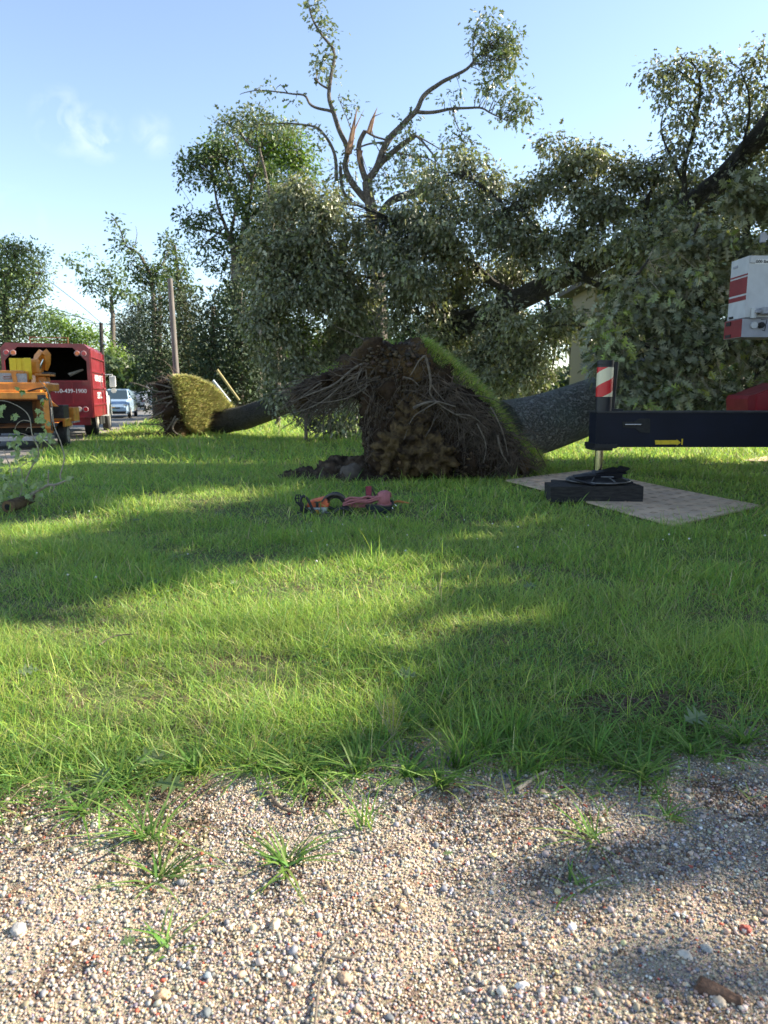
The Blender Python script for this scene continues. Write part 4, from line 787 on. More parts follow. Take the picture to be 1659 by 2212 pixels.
tree('bright_topped_tree', 'sunlit yellow-green tree top directly behind the tall dark green tree', [(600, 860), (612, 600), (612, 450)], .16, [([(612, 600), (580, 420), (560, 300)], .1), ([(610, 450), (640, 380), (650, 330)], .08)],
     [(560, 300, 36, 30), (600, 290, 40, 34), (640, 320, 36, 40), (585, 330, 46, 40), (655, 360, 28, 40), (620, 370, 46, 44), (470, 305, 26, 20, Yg+2, .6), (560, 395, 30, 30, Yg+2, .7)], Yg+2, 'green', .17, 2.4, BG[:3]+[(.10, .16, .035)], k=12, sig=.25)
tree('leafy_oak', 'grey-green leaning oak top between the tall green tree and the sky', [(600, 860), (592, 500), (560, 320)], .12, [([(545, 320), (510, 280), (480, 262)], .06)],
     [(478, 268, 20, 16), (500, 258, 22, 16), (530, 250, 28, 18), (560, 262, 28, 18), (590, 275, 34, 16), (630, 285, 30, 16, 34, .6), (485, 295, 20, 14, 34, .5), (520, 280, 26, 16, 34, .7)], 35, 'oak', .18, 2.2, G2, k=10, sig=.22, shape='lobed')
tree('spindly_tree', 'thin wind-stripped tree with a bare crooked leader between left pole and sky', [(335, 860), (333, 700), (330, 630), (322, 590), (305, 555)], .20,
     [([(305, 555), (290, 540), (272, 530), (262, 500), (250, 480), (240, 467)], .07), ([(322, 590), (300, 575), (280, 545)], .05), ([(292, 530), (296, 505), (293, 488)], .03), ([(330, 600), (350, 570), (365, 540)], .06)],
     [(248, 478, 8, 10), (256, 500, 10, 14), (266, 522, 14, 10), (252, 540, 12, 8), (275, 535, 12, 10), (290, 545, 14, 10), (292, 568, 12, 14), (300, 590, 22, 18), (325, 585, 20, 20), (345, 590, 20, 20), (310, 615, 30, 14, 44, .8), (335, 610, 24, 18)], 44, 'green', .19, 2.4, DG, k=9, sig=.24)
tree('spindly_tree', 'ragged dark tree top rising right above the leaning wooden pole', [(385, 860), (386, 700), (384, 600), (378, 530)], .18, [([(384, 600), (400, 570), (410, 540)], .05)],
     [(350, 522, 18, 8), (372, 528, 22, 14), (365, 545, 20, 12), (385, 560, 22, 14, 58, .8), (375, 585, 28, 20), (395, 600, 22, 24), (360, 610, 18, 16, 58, .7), (410, 620, 14, 30, 58, .6), (385, 640, 30, 24), (345, 545, 8, 10, 58, .6)], 58, 'green', .27, 2.3, DG+[(.10, .13, .06)], k=9, sig=.34)
tree('half_bare_tree', 'half-bare pale tree with sparse leaves leaning left over the red truck', [(245, 860), (244, 735), (243, 680), (240, 640)], .5,
     [([(243, 680), (225, 645), (200, 628), (182, 610), (170, 580), (150, 565)], .08), ([(240, 640), (236, 600), (232, 580)], .07), ([(200, 628), (190, 590), (186, 560), (195, 548)], .04), ([(243, 660), (262, 630), (280, 610)], .06), ([(236, 610), (215, 595), (205, 575)], .03)],
     [(145, 566, 12, 7), (160, 558, 10, 6), (192, 548, 12, 9), (172, 575, 10, 8), (185, 590, 18, 9, 102, .7), (178, 605, 12, 10), (200, 625, 20, 12, 102, .9), (215, 615, 14, 10, 102, .7), (228, 592, 20, 14), (258, 592, 18, 14), (235, 620, 22, 16, 102, .9), (262, 630, 26, 18), (285, 642, 14, 12), (230, 655, 18, 12), (262, 580, 12, 8, 102, .7), (215, 570, 10, 7, 102, .6), (246, 565, 10, 6, 102, .5)], 102, 'green', .44, 2.3, [(.11, .17, .06), (.08, .12, .045), (.15, .21, .08)], k=8, sig=.42)
tree('willowy_tree', 'light green feathery tree at the left border behind the red truck', [(20, 870), (15, 740), (10, 640)], .3, [([(15, 720), (60, 640), (85, 590)], .08), ([(10, 640), (30, 570), (40, 530)], .08), ([(10, 650), (-30, 600), (-60, 560)], .1)],
     [(-20, 560, 50, 44), (15, 540, 36, 34), (45, 545, 34, 26), (80, 555, 24, 18, 33, .8), (92, 580, 18, 22, 33, .7), (60, 590, 44, 34), (20, 600, 60, 44), (-40, 640, 60, 70), (40, 650, 50, 40), (85, 630, 22, 26, 33, .8), (70, 680, 34, 26), (20, 710, 60, 44), (-30, 750, 60, 60), (40, 765, 50, 40, 33, .8), (70, 730, 26, 20, 33, .6)], 33, 'green', .13, 2.0, [(.16, .22, .09), (.20, .26, .11), (.12, .18, .07)], k=12, sig=.22, droop=.1)
tree('lime_green_tree', 'low lime-green tree behind the red chip truck', [(190, 880), (190, 780), (185, 730)], .2, [([(190, 780), (150, 730), (130, 700)], .06), ([(190, 770), (230, 760), (255, 770)], .06)],
     [(105, 690, 24, 20), (135, 700, 34, 24), (165, 718, 40, 24), (200, 728, 34, 20), (120, 740, 50, 34), (190, 770, 60, 34), (235, 770, 40, 26), (262, 790, 24, 26), (250, 820, 36, 30), (220, 840, 36, 24), (270, 840, 18, 18), (150, 790, 50, 40), (200, 810, 50, 40)], 95, 'green', .34, 2.6, BG, k=12, sig=.5)
CG = [(.035, .06, .028), (.05, .08, .035), (.065, .09, .035), (.04, .065, .035)]
def cedar(dx, top, w_, base, Y, label, cols=CG):
    bl = []; hgt = base-top; nn = 8
    for i in range(nn):
        t = (i+.5)/nn; bl.append((dx+random.uniform(-5, 5), top+hgt*t, w_*(.18+.82*t**.75), hgt/nn*.95, Y, 1))
    return tree('cedar_tree', label, [(dx, base+6), (dx, (top+base)/2), (dx, top+12)], .2, None, bl, Y, 'needle', .17*max(1, Y/60), 4.2, cols, k=14, sig=.42*max(1, Y/60), droop=-.2, group='evergreens behind the far root plate', shape='hex')
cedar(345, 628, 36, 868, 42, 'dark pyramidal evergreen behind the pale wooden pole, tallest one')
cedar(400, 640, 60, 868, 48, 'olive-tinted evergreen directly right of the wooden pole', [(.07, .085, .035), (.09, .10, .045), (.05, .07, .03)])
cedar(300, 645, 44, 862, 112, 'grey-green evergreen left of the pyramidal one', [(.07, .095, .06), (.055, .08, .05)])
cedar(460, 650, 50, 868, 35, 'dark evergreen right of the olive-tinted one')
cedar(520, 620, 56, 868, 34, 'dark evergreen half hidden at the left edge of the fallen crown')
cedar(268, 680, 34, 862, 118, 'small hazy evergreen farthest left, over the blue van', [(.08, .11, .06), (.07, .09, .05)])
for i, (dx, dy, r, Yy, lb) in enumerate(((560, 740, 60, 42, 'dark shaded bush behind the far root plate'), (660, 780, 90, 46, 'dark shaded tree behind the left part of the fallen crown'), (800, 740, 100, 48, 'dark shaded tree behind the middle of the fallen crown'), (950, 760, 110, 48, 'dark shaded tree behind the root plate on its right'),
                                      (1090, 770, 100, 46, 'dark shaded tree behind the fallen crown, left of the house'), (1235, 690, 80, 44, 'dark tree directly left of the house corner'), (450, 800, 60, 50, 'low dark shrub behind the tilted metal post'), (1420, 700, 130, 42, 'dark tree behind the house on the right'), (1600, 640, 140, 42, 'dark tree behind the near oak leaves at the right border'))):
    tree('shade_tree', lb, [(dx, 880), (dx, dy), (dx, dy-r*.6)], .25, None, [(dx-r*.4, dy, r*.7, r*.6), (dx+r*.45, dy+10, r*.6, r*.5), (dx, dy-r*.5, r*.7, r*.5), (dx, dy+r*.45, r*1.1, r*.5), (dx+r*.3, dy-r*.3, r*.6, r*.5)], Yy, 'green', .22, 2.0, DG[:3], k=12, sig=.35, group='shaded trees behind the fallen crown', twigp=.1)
# a young yellow-green bush glimpsed through the fallen crown
tree('young_tree', 'small yellow-green bush showing through the fallen crown at centre left', [(660, 900), (655, 800), (655, 740)], .06, None, [(655, 690, 30, 30), (640, 715, 26, 24), (670, 725, 30, 22), (600, 720, 22, 20), (635, 650, 18, 16)], 22.6, 'green', .12, 1.6, [(.20, .27, .05), (.26, .32, .06)], k=10, sig=.16, group=None)
# distant line of woods closing the horizon
n = 60000; a = rng.uniform(R(-62), R(62), n); rr_ = rng.uniform(95, 125, n); hh = 5.5+2.8*sines(a*40, rr_*0, 1, 91)+1.2*sines(a*160, rr_*0, 1, 92); hh = np.clip(hh, 3, 12)
z = hh*rng.random(n)**.6; pos = np.stack([np.sin(a)*rr_, np.cos(a)*rr_, z], 1)
o = leafmesh('distant_woods', pos, rng.normal(0, 1, (n, 3)), rng.normal(0, 1, (n, 3)), rng.uniform(.6, 1.5, n), palette(n, [(.06, .09, .045), (.08, .11, .05), (.05, .08, .045)]), M['green'], 'lobed'); o['kind'] = 'stuff'

# ------------------------------------------------------------------ frames for things built square to their own heading
class Frame:
    def __init__(s, x, y, rz, z=0):
        s.M = Matrix.Translation((x, y, z)) @ Matrix.Rotation(rz, 4, 'Z'); s.I = s.M.inverted(); s.loc = (x, y, z); s.rz = rz
    def pt(s, dx, dy, yl):
        o = s.I @ Vector((0, 0, CAM_H)); d = s.I.to_3x3() @ raydir(dx, dy); t = (yl-o.y)/d.y; return o+d*t
    def rect(s, mb, x0, y0, x1, y1, yl, dep, mi=0, bev=0.0):
        a = s.pt(x0, y1, yl); c = s.pt(x1, y0, yl); mb.box(a.x, c.x, yl, yl+dep, a.z, c.z, mi=mi, bev=bev); return mb
def wheel(parent, c, ax, r, w, tyre='black', rimm='tread', name='wheel', n=28):
    """tyre with a rim part inside it, in the thing's own frame"""
    c = Vector(c); ax = Vector(ax).normalized(); mb = MB()
    mb.tube([c-ax*w*.5, c-ax*w*.46, c-ax*w*.3, c+ax*w*.3, c+ax*w*.46, c+ax*w*.5], [r*.62, r*.9, r, r, r*.9, r*.62], n)
    o = mb.build(name, M[tyre], parent, local=True); m2 = MB()
    m2.tube([c+ax*w*.505, c+ax*w*.53, c+ax*w*.50, c+ax*w*.54], [r*.60, r*.56, r*.3, r*.14], n)
    ob = bpy.data.objects.new('rim', m2.mesh('rim', M[rimm])); col.objects.link(ob); ob.parent = o; return o
def text(body, size, Mw, m, name, parent, ext=.003):
    cu = bpy.data.curves.new(name, 'FONT'); cu.body = body; cu.size = size; cu.extrude = ext; cu.align_x = 'CENTER'; cu.align_y = 'CENTER'; cu.offset = size*.012
    o = bpy.data.objects.new(name, cu); col.objects.link(o); dg = bpy.context.evaluated_depsgraph_get(); dg.update()
    me = bpy.data.meshes.new_from_object(o.evaluated_get(dg)); bpy.data.objects.remove(o); me.transform(Mw); me.materials.clear(); me.materials.append(m)
    ob = bpy.data.objects.new(name, me); ob.data.name = name; col.objects.link(ob); ob.parent = parent; return ob
FACE = Matrix.Rotation(math.pi/2, 4, 'X')        # lettering upright, facing -y
RIGHT = Matrix.Rotation(math.pi/2, 4, 'Z') @ FACE  # lettering upright, facing +x

# ------------------------------------------------------------------ chip truck
F = Frame(-11.05, 23.7, R(15)); CT = thing('chip_truck', 'dark red open-backed chip truck with a white cab parked on the road', 'truck', F.loc, F.rz)
hw = 1.33; zb = .70; zt = 3.12; Lb = 3.9
mb = MB()   # box shell: sides, roof, front wall, floor
ch = .16
mb.prism([(hw, zb), (hw, zt-ch), (hw-ch, zt), (-hw+ch, zt), (-hw, zt-ch), (-hw, zb), (-hw+.05, zb), (-hw+.05, zt-ch-.03), (-hw+ch+.02, zt-.05), (hw-ch-.02, zt-.05), (hw-.05, zt-ch-.03), (hw-.05, zb)], .04, Lb)
mb.box(-hw+.05, hw-.05, Lb-.05, Lb-.002, zb, zt-.052); mb.box(-hw+.05, hw-.05, .05, Lb-.06, zb+.05, zb+.12)
for z in (1.12, 1.68, 2.24, 2.72): mb.box(hw+.001, hw+.05, .10, Lb-.1, z-.035, z+.035, bev=.012)
for y in (.04, Lb-.12): mb.box(hw+.001, hw+.04, y, y+.09, zb, zt-ch)
mb.build('box_body', M['red'], CT, local=True)
shade_mb = MB(); shade_mb.box(-hw+.052, -hw+.07, .06, Lb-.06, zb+.13, zt-ch-.05); shade_mb.box(hw-.07, hw-.052, .06, Lb-.06, zb+.13, zt-ch-.05); shade_mb.box(-hw+.075, hw-.075, Lb-.08, Lb-.055, zb+.13, zt-.08); shade_mb.box(-hw+ch+.03, hw-ch-.03, .06, Lb-.09, zt-.075, zt-.055); shade_mb.build('box_shade_panels', M['shade_rot'], CT, local=True)  # added sheets, near-black in place of shade on the red inner walls
MB().box(-hw+.08, hw-.08, .25, Lb-.1, zb+.13, 1.95).build('wood_chips', mat('wood_chips_in_shade', (.02, .015, .010), .95, var=.6, vscale=25, bump=.03, bscale=30), CT, local=True)  # chips coloured near-black to hold the shade of the box
mb = MB()   # rear frame with cut corners, and the tailgate under the opening
op = [(-hw+.10, 1.93), (-hw+.10, 2.55), (-hw+.5, zt-.13), (hw-.5, zt-.13), (hw-.10, 2.55), (hw-.10, 1.93)]
outer = [(-hw, 1.93), (-hw, zt-ch), (-hw+ch, zt), (hw-ch, zt), (hw, zt-ch), (hw, 1.93)]
V = [Vector((a, y, c)) for y in (0, .04) for a, c in outer+op]; n6 = 6; Fc = []
for i in range(5): Fc += [[i, i+1, 6+i+1, 6+i], [12+i, 12+6+i, 12+6+i+1, 12+i+1], [i, 12+i, 12+i+1, i+1], [6+i, 6+i+1, 18+i+1, 18+i]]
Fc += [[0, 6, 18, 12], [5, 17, 23, 11]]; mb.add(V, Fc); mb.build('rear_frame', M['red'], CT, local=True)
mb = MB(); mb.box(-hw, hw, -.01, .04, zb, 1.926); mb.box(-hw+.02, hw-.02, -.03, -.012, 1.86, 1.92); mb.box(-hw+.02, hw-.02, -.03, -.012, 1.12, 1.17)
for x in (-.6, .05, .7): mb.box(x, x+.05, -.028, -.012, 1.18, 1.85)
mb.box(-hw+.1, hw-.1, .1, .2, .45, .69); mb.build('tailgate', M['red'], CT, local=True)
M['lampred'] = mat('red_lamp_lens', (.5, .01, .02), .25, spec=.8); M['lamporange'] = mat('amber_lamp_lens', (.75, .16, .02), .25, spec=.8); M['lampring'] = mat('lamp_ring', (.42, .30, .30), .5)
M['lampwhite'] = mat('clear_lamp_lens', (.6, .55, .45), .25)
for x, m_, z in ((-hw+.17, 'lampred', 2.80), (-hw+.37, 'lamporange', 2.80), (hw-.37, 'lamporange', 2.80), (hw-.17, 'lampred', 2.80), (hw-.42, 'lampwhite', .98), (hw-.22, 'lampred', .98)):
    mb = MB(); mb.cyl((x, -.02, z), (0, 1, 0), .062, .06, 18); l = mb.build('tail_light', M[m_], CT, local=True)
    mb = MB(); mb.tube([(x, -.03, z), (x, -.028, z)], [.092, .092], 20); mb.v = []; mb.f = []; mb.mi = []; mb.sm = []
    ring = [(x+math.cos(a)*.078, -.022, z+math.sin(a)*.078) for a in np.linspace(0, 2*math.pi, 21)]; mb.tube(ring, .014, 6); ob = bpy.data.objects.new('ring', mb.mesh('ring', M['lampring'])); col.objects.link(ob); ob.parent = l
M['letter'] = mat('white_lettering', (.75, .72, .72), .5)
text('410-439-1900', .18, Matrix.Translation((F.pt(152, 847, -.034).x, -.034, F.pt(152, 845, -.034).z)) @ FACE, M['letter'], 'lettering', CT)
rl = random.Random(3)
for (y0, y1, z0, z1, nn) in ((1.0, 3.25, 1.93, 2.14, 9), (1.45, 2.75, 1.33, 1.55, 4)):   # painted name, too soft in the photo to read
    mb = MB(); s_ = (y1-y0)/nn
    for i in range(nn):
        a = y0+i*s_+.02; b_ = y0+(i+1)*s_-.02; k = rl.choice('EHLTO')
        mb.box(hw+.002, hw+.008, a, a+.05, z0, z1)
        if k in 'HO': mb.box(hw+.002, hw+.008, b_-.05, b_, z0, z1)
        for zz in {'E': (0, .5, 1), 'H': (.5,), 'L': (0,), 'T': (1,), 'O': (0, 1)}[k]:
            zc = z0+(z1-z0-.045)*zz; mb.box(hw+.0025, hw+.0085, a+.05, b_-.05*(k in 'HO'), zc, zc+.045)
    mb.build('lettering', M['letter'], CT, local=True)
mb = MB(); 
for x in (-.55, .62): mb.tube([(x, .6, zt), (x, .6, zt+.24)], .02, 6)
mb.tube([(-.55, .6, zt+.22), (.62, .6, zt+.22)], .018, 6); mb.tube([(-.55, .6, zt+.10), (.62, .6, zt+.10)], .012, 6); mb.build('roof_rack', M['rust'], CT, local=True)
mb = MB(); mb.box(-.45, .45, .2, 7.2, .52, .68); mb.box(hw-.3, hw-.05, .9, 1.0, .5, .7); mb.box(hw-.28, hw-.04, 2.2, 3.6, .38, .66); mb.build('chassis', M['black'], CT, local=True)
for sx in (-1, 1):
    wheel(CT, (sx*(hw-.26), 1.55, .46), (sx, 0, 0), .46, .42); wheel(CT, (sx*(hw-.16), 5.35, .46), (sx, 0, 0), .46, .28)
mb = MB()
mb.prism([(4.05, .62), (4.05, 2.35), (4.25, 2.5), (5.1, 2.5), (5.55, 1.75), (7.0, 1.55), (7.2, 1.35), (7.2, .62)], -1.08, 1.08, 'x'); mb.build('cab', M['white'], CT, local=True)
mb = MB(); mb.prism([(4.75, .62), (4.8, 1.05), (5.0, 1.32), (5.35, 1.42), (5.75, 1.32), (6.0, 1.0), (6.05, .62), (5.9, .62), (5.8, .95), (5.6, 1.12), (5.35, 1.15), (5.1, 1.05), (4.95, .85), (4.9, .62)], 1.085, 1.32, 'x'); mb.build('fender', M['white'], CT, local=True)
mb = MB(); mb.box(1.09, 1.10, 4.35, 5.0, 1.55, 2.3); mb.build('side_window', M['glass'], CT, local=True)
for sx in (-1, 1):
    mb = MB(); mb.box(sx*1.5-.12, sx*1.5+.12, 5.15, 5.25, 1.75, 2.2, bev=.03); mb.tube([(sx*1.1, 5.2, 2.25), (sx*1.5, 5.2, 2.25), (sx*1.5, 5.2, 2.1)], .02, 6); mb.cyl((sx*1.52, 5.15, 1.62), (0, 1, 0), .10, .1, 14); mb.build('mirror', M['white'], CT, local=True)
mb = MB(); mb.tube([(hw-.02, -.03, 1.2), (hw-2.0, -.10, 1.25)], .001, 3); mb.v = []; mb.f = []; mb.mi = []; mb.sm = []
mb.box(-.08, -.04, -.06, -.03, 1.15, 1.42); mb.box(-.22, -.18, -.06, -.03, 1.15, 1.42); mb.box(-.22, -.04, -.06, -.03, 1.42, 1.46); mb.build('grab_handle', M['grey'], CT, local=True)
o = MB(); limb(o, [F.M @ Vector((.55, .8, 2.12)), F.M @ Vector((.78, .8, 2.2)), F.M @ Vector((1.0, .85, 2.3))], .07, .03, 7, .5); o = o.build('broken_branch', M['twig']); tag(o, 'pale broken branch end poking out of the red truck load', 'branch')

# ------------------------------------------------------------------ wood chipper
F = Frame(-9.95, 19.9, R(12)); WC = thing('wood_chipper', 'orange towed wood chipper with a yellow chip curtain, parked behind the red truck', 'wood chipper', F.loc, F.rz)
def C(x0, y0, x1, y1, yl, dep, name, m, bev=.015, label=None):
    mb = MB(); F.rect(mb, x0, y0, x1, y1, yl, dep, 0, bev); return mb.build(name, M[m], WC, label, True)
C(-60, 924, 96, 937, -.4, 3.6, 'frame_rail', 'black')
C(-60, 943, 102, 954, -1.2, .8, 'infeed_table', 'grey', .01)
mb = MB()   # infeed hopper: flared mouth, dark inside
a = F.pt(-70, 925, -1.1); c_ = F.pt(97, 862, -1.1); xa, xb, za, zc = a.x, c_.x, a.z, c_.z
a2 = F.pt(-40, 915, -.1); c2 = F.pt(70, 866, -.1)
Vh = [Vector((xa, -1.1, za)), Vector((xb, -1.1, za)), Vector((xb, -1.1, zc)), Vector((xa, -1.1, zc)), Vector((a2.x, -.1, a2.z)), Vector((c2.x, -.1, a2.z)), Vector((c2.x, -.1, c2.z)), Vector((a2.x, -.1, c2.z))]
off = .03
def shrink(v, k): 
    cx = (xa+xb)/2; cz = (za+zc)/2; return Vector((cx+(v.x-cx)*k, v.y, cz+(v.z-cz)*k))
Vi = [shrink(v, .97) for v in Vh]
mb.add(Vh+Vi, [[0, 1, 5, 4], [1, 2, 6, 5], [2, 3, 7, 6], [3, 0, 4, 7], [8, 12, 13, 9], [9, 13, 14, 10], [10, 14, 15, 11], [11, 15, 12, 8], [0, 8, 9, 1], [1, 9, 10, 2], [2, 10, 11, 3], [3, 11, 8, 0]]); mb.build('infeed_hopper', mat('worn_orange_steel', (.34, .13, .03), .7, color2=(.07, .035, .02), vscale=3), WC, local=True)
mb = MB(); F.rect(mb, -60, 866, 90, 924, -.06, .5); mb.build('feed_housing', M['black'], WC, local=True)
mb = MB(); F.rect(mb, -60, 847, 100, 862, -1.14, .25, 0, .02); F.rect(mb, -60, 842, 88, 848, -1.0, .5, 0, .02); mb.build('hopper_lip', M['orange'], WC, local=True)
C(81, 853, 99, 863, -1.155, .01, 'control_panel', 'darkmetal', 0)
C(97, 862, 106, 926, -1.12, .1, 'corner_post', 'orange')
C(106, 880, 110, 912, -1.05, .08, 'hydraulic_line', 'grey')
mb = MB(); q = [F.pt(100, 846, -.9), F.pt(112, 868, -.9), F.pt(126, 878, -.9), F.pt(108, 878, -.9)]; mb.prism([(p.x, p.z) for p in q], -.9, -.82); mb.build('side_gusset', M['orange'], WC, local=True)
C(112, 875, 136, 906, -.4, .7, 'battery_box', 'darkmetal')
C(137, 880, 158, 911, .5, .8, 'tool_box', 'orange', .02)
C(137, 910, 160, 914, .48, .84, 'tool_box_base', 'grey', .01)
mb = MB(); F.rect(mb, 100, 904, 140, 909, -.45, 1.2, 0, .01); F.rect(mb, 98, 904, 112, 936, -.5, .06, 0, .01); F.rect(mb, 136, 906, 140, 922, -.35, .9, 0, .01); mb.build('fender', M['orange'], WC, local=True)
C(-20, 826, 96, 845, -.7, 1.7, 'engine_housing', 'orange', .04)
C(-40, 800, 48, 842, -.2, .9, 'feed_roller_cover', 'orange', .05)
C(-30, 806, 33, 825, -.26, .05, 'sign_plate', 'grey', 0)
mb = MB(); a = F.pt(8, 817, -.28); c_ = F.pt(23, 812, -.28); mb.tube([(a.x, -.28, a.z), (c_.x, -.28, a.z), (c_.x, -.28, c_.z), (a.x, -.28, c_.z), (a.x, -.28, a.z)], .02, 6); mb.build('pull_handle', M['lampring'], WC, local=True)
C(34, 807, 57, 827, -.32, .04, 'sign_plate', 'grey', 0, 'grey plate of small print')
mb = MB(); q = [F.pt(24, 803, -.3), F.pt(34, 803, -.3), F.pt(42, 840, -.3), F.pt(34, 842, -.3)]; mb.prism([(p.x, p.z) for p in q], -.35, -.25); mb.build('lift_arm', M['orange'], WC, local=True)
mb = MB(); F.rect(mb, 22, 774, 62, 806, .5, .03, 0, .005); F.rect(mb, 42, 774, 45, 806, .48, .018); F.rect(mb, 55, 773, 66, 820, .44, .03, 0, .005); F.rect(mb, 32, 775, 33.5, 806, .482, .016); mb.build('chip_curtain', M['yellow'], WC, local=True)
C(53, 828, 72, 837, -.3, .3, 'fuel_can', 'yellow', .03)
mb = MB(); F.rect(mb, 60, 775, 84, 810, .9, .5, 0, .08); mb.build('clutch_cover', M['orange'], WC, local=True)
mb = MB(); q = px([(80, 830), (80, 800), (86, 772), (94, 762), (101, 768), (102, 785), (99, 800)], 21.2); q = [F.I @ v for v in q]
mb.tube(q[:4], [.17, .17, .16, .15], 4); mb.tube(q[3:], [.15, .13, .10, .06], 4); mb.build('discharge_chute', M['orange'], WC, local=True)
mb = MB(); q = [F.I @ v for v in px([(82, 806), (88, 790), (94, 776)], 20.9)]; mb.tube(q, [.035, .035, .02], 8); mb.build('hydraulic_ram', M['chrome'], WC, local=True)
C(74, 807, 107, 812, .3, .7, 'chute_ring', 'orange', .02); C(90, 804, 107, 808, .3, .7, 'chute_ring', 'darkmetal', .01, 'dark turning ring plate')
C(81, 812, 99, 850, .4, .5, 'chute_column', 'orange', .04)
C(93, 825, 106, 828, .3, .05, 'crank_handle', 'white', .005)
mb = MB(); limb(mb, [F.I @ v for v in px([(60, 845), (95, 838), (104, 850), (108, 880), (112, 930)], 19.0)], .022, .02, 6, .3); mb.build('hose', M['black'], WC, local=True)
for sx in (-1, 1): wheel(WC, (sx*.92, .1, .36), (sx, 0, 0), .36, .24)
mb = MB(); mb.box(-.06, .06, 1.6, 3.7, .45, .57); mb.tube([(-.6, .9, .5), (0, 2.6, .5), (.6, .9, .5)], .05, 6); mb.build('tow_bar', M['orange'], WC, local=True)

# ------------------------------------------------------------------ cars far down the road
def loft(mb, st, mi=0):
    V = []; n = 12
    for (y, zb, zm, hm, zr, hr) in st:
        ring = [(-hm*.86, zb), (-hm, zb+.15), (-hm, zm-.1), (-hm*.985, zm), (-hr, zr-.05), (-hr*.9, zr)]
        V += [Vector((x, y, z)) for x, z in ring]+[Vector((-x, y, z)) for x, z in ring[::-1]]
    F_ = [[i*n+k, i*n+(k+1) % n, (i+1)*n+(k+1) % n, (i+1)*n+k] for i in range(len(st)-1) for k in range(n)]
    F_ += [list(range(n)), [(len(st)-1)*n+k for k in range(n)][::-1]]; mb.add(V, F_, mi, False); return mb
def car(name, label, cat, x, y, rz, st, m, glass, plate=None, r=.34, extras=None, group=None):
    t = thing(name, label, cat, (x, y, 0), rz, group); loft(MB(), st).build('body', m, t, local=True) if False else None
    mb = MB(); loft(mb, st); mb.build('body', m, t, local=True)
    for nm, q, mm in glass:
        q = [Vector(v) for v in q]; nrm = (q[1]-q[0]).cross(q[2]-q[0]).normalized()*.012; b_ = MB(); b_.add(q+[v+nrm for v in q], [[3, 2, 1, 0], [4, 5, 6, 7], [0, 1, 5, 4], [1, 2, 6, 5], [2, 3, 7, 6], [3, 0, 4, 7]]); b_.build(nm, M[mm], t, local=True)
    ys = [s_[0] for s_ in st]; hm = max(s_[3] for s_ in st)
    for sx in (-1, 1):
        for yy in (ys[0]+.8, ys[-1]-.8): wheel(t, (sx*(hm-.09), yy, r), (sx, 0, 0), r, .2, rimm='grey')
    return t
M['blue_paint'] = mat('light_blue_paint', (.33, .46, .62), .3, spec=.6, coat=.6, var=.08); M['silver_paint'] = mat('silver_paint', (.30, .33, .38), .35, metal=.4, coat=.4); M['dark_paint'] = mat('dark_blue_paint', (.02, .035, .08), .3, coat=.5)
M['plate'] = mat('number_plate', (.32, .5, .48), .5); M['gold'] = mat('gold_emblem', (.70, .42, .12), .35, metal=.5)
vst = [(0, .34, .66, .78, .70, .70), (.10, .28, .82, .90, .88, .78), (.35, .26, .95, .94, 1.02, .80), (1.05, .26, 1.08, .95, 1.16, .80), (1.95, .26, 1.12, .96, 1.72, .66), (3.2, .26, 1.12, .96, 1.80, .66), (4.5, .28, 1.1, .95, 1.74, .64), (4.85, .35, 1.0, .90, 1.3, .6)]
vn = car('minivan', 'light blue minivan facing the camera on the road beyond the red truck', 'car', -16.35, 43.2, R(13), vst, M['blue_paint'],
    [('windscreen', [(-.80, 1.04, 1.16), (.80, 1.04, 1.16), (.64, 1.93, 1.70), (-.64, 1.93, 1.70)], 'glass'), ('side_window', [(.955, 2.0, 1.16), (.955, 4.3, 1.16), (.70, 4.2, 1.66), (.70, 2.2, 1.66)], 'glass'),
     ('grille', [(-.42, -.012, .60), (.42, -.012, .60), (.42, -.012, .66), (-.42, -.012, .66)], 'black'), ('grille', [(-.46, .04, .74), (.46, .04, .74), (.46, .06, .77), (-.46, .06, .77)], 'grey'), ('air_intake', [(-.75, -.012, .30), (.75, -.012, .30), (.75, -.012, .44), (-.75, -.012, .44)], 'black'),
     ('number_plate', [(-.18, -.02, .45), (.18, -.02, .45), (.18, -.02, .56), (-.18, -.02, .56)], 'plate'), ('headlight', [(.56, .06, .70), (.84, .06, .70), (.84, .06, .84), (.62, .06, .84)], 'lampwhite'), ('headlight', [(-.84, .06, .70), (-.56, .06, .70), (-.62, .06, .84), (-.84, .06, .84)], 'lampwhite')])
mb = MB(); mb.prism([(-.12, .655), (-.04, .655), (-.04, .64), (.04, .64), (.04, .655), (.12, .655), (.10, .695), (.04, .695), (.04, .71), (-.04, .71), (-.04, .695), (-.10, .695)], -.03, .0); mb.build('emblem', M['gold'], vn, local=True)
sst = [(0, .40, .95, .88, 1.02, .84), (.08, .34, 1.0, .93, 1.08, .84), (.35, .34, 1.02, .94, 1.62, .72), (2.2, .34, 1.02, .94, 1.70, .70), (3.0, .34, 1.0, .94, 1.1, .78), (4.5, .38, .9, .9, .95, .75)]
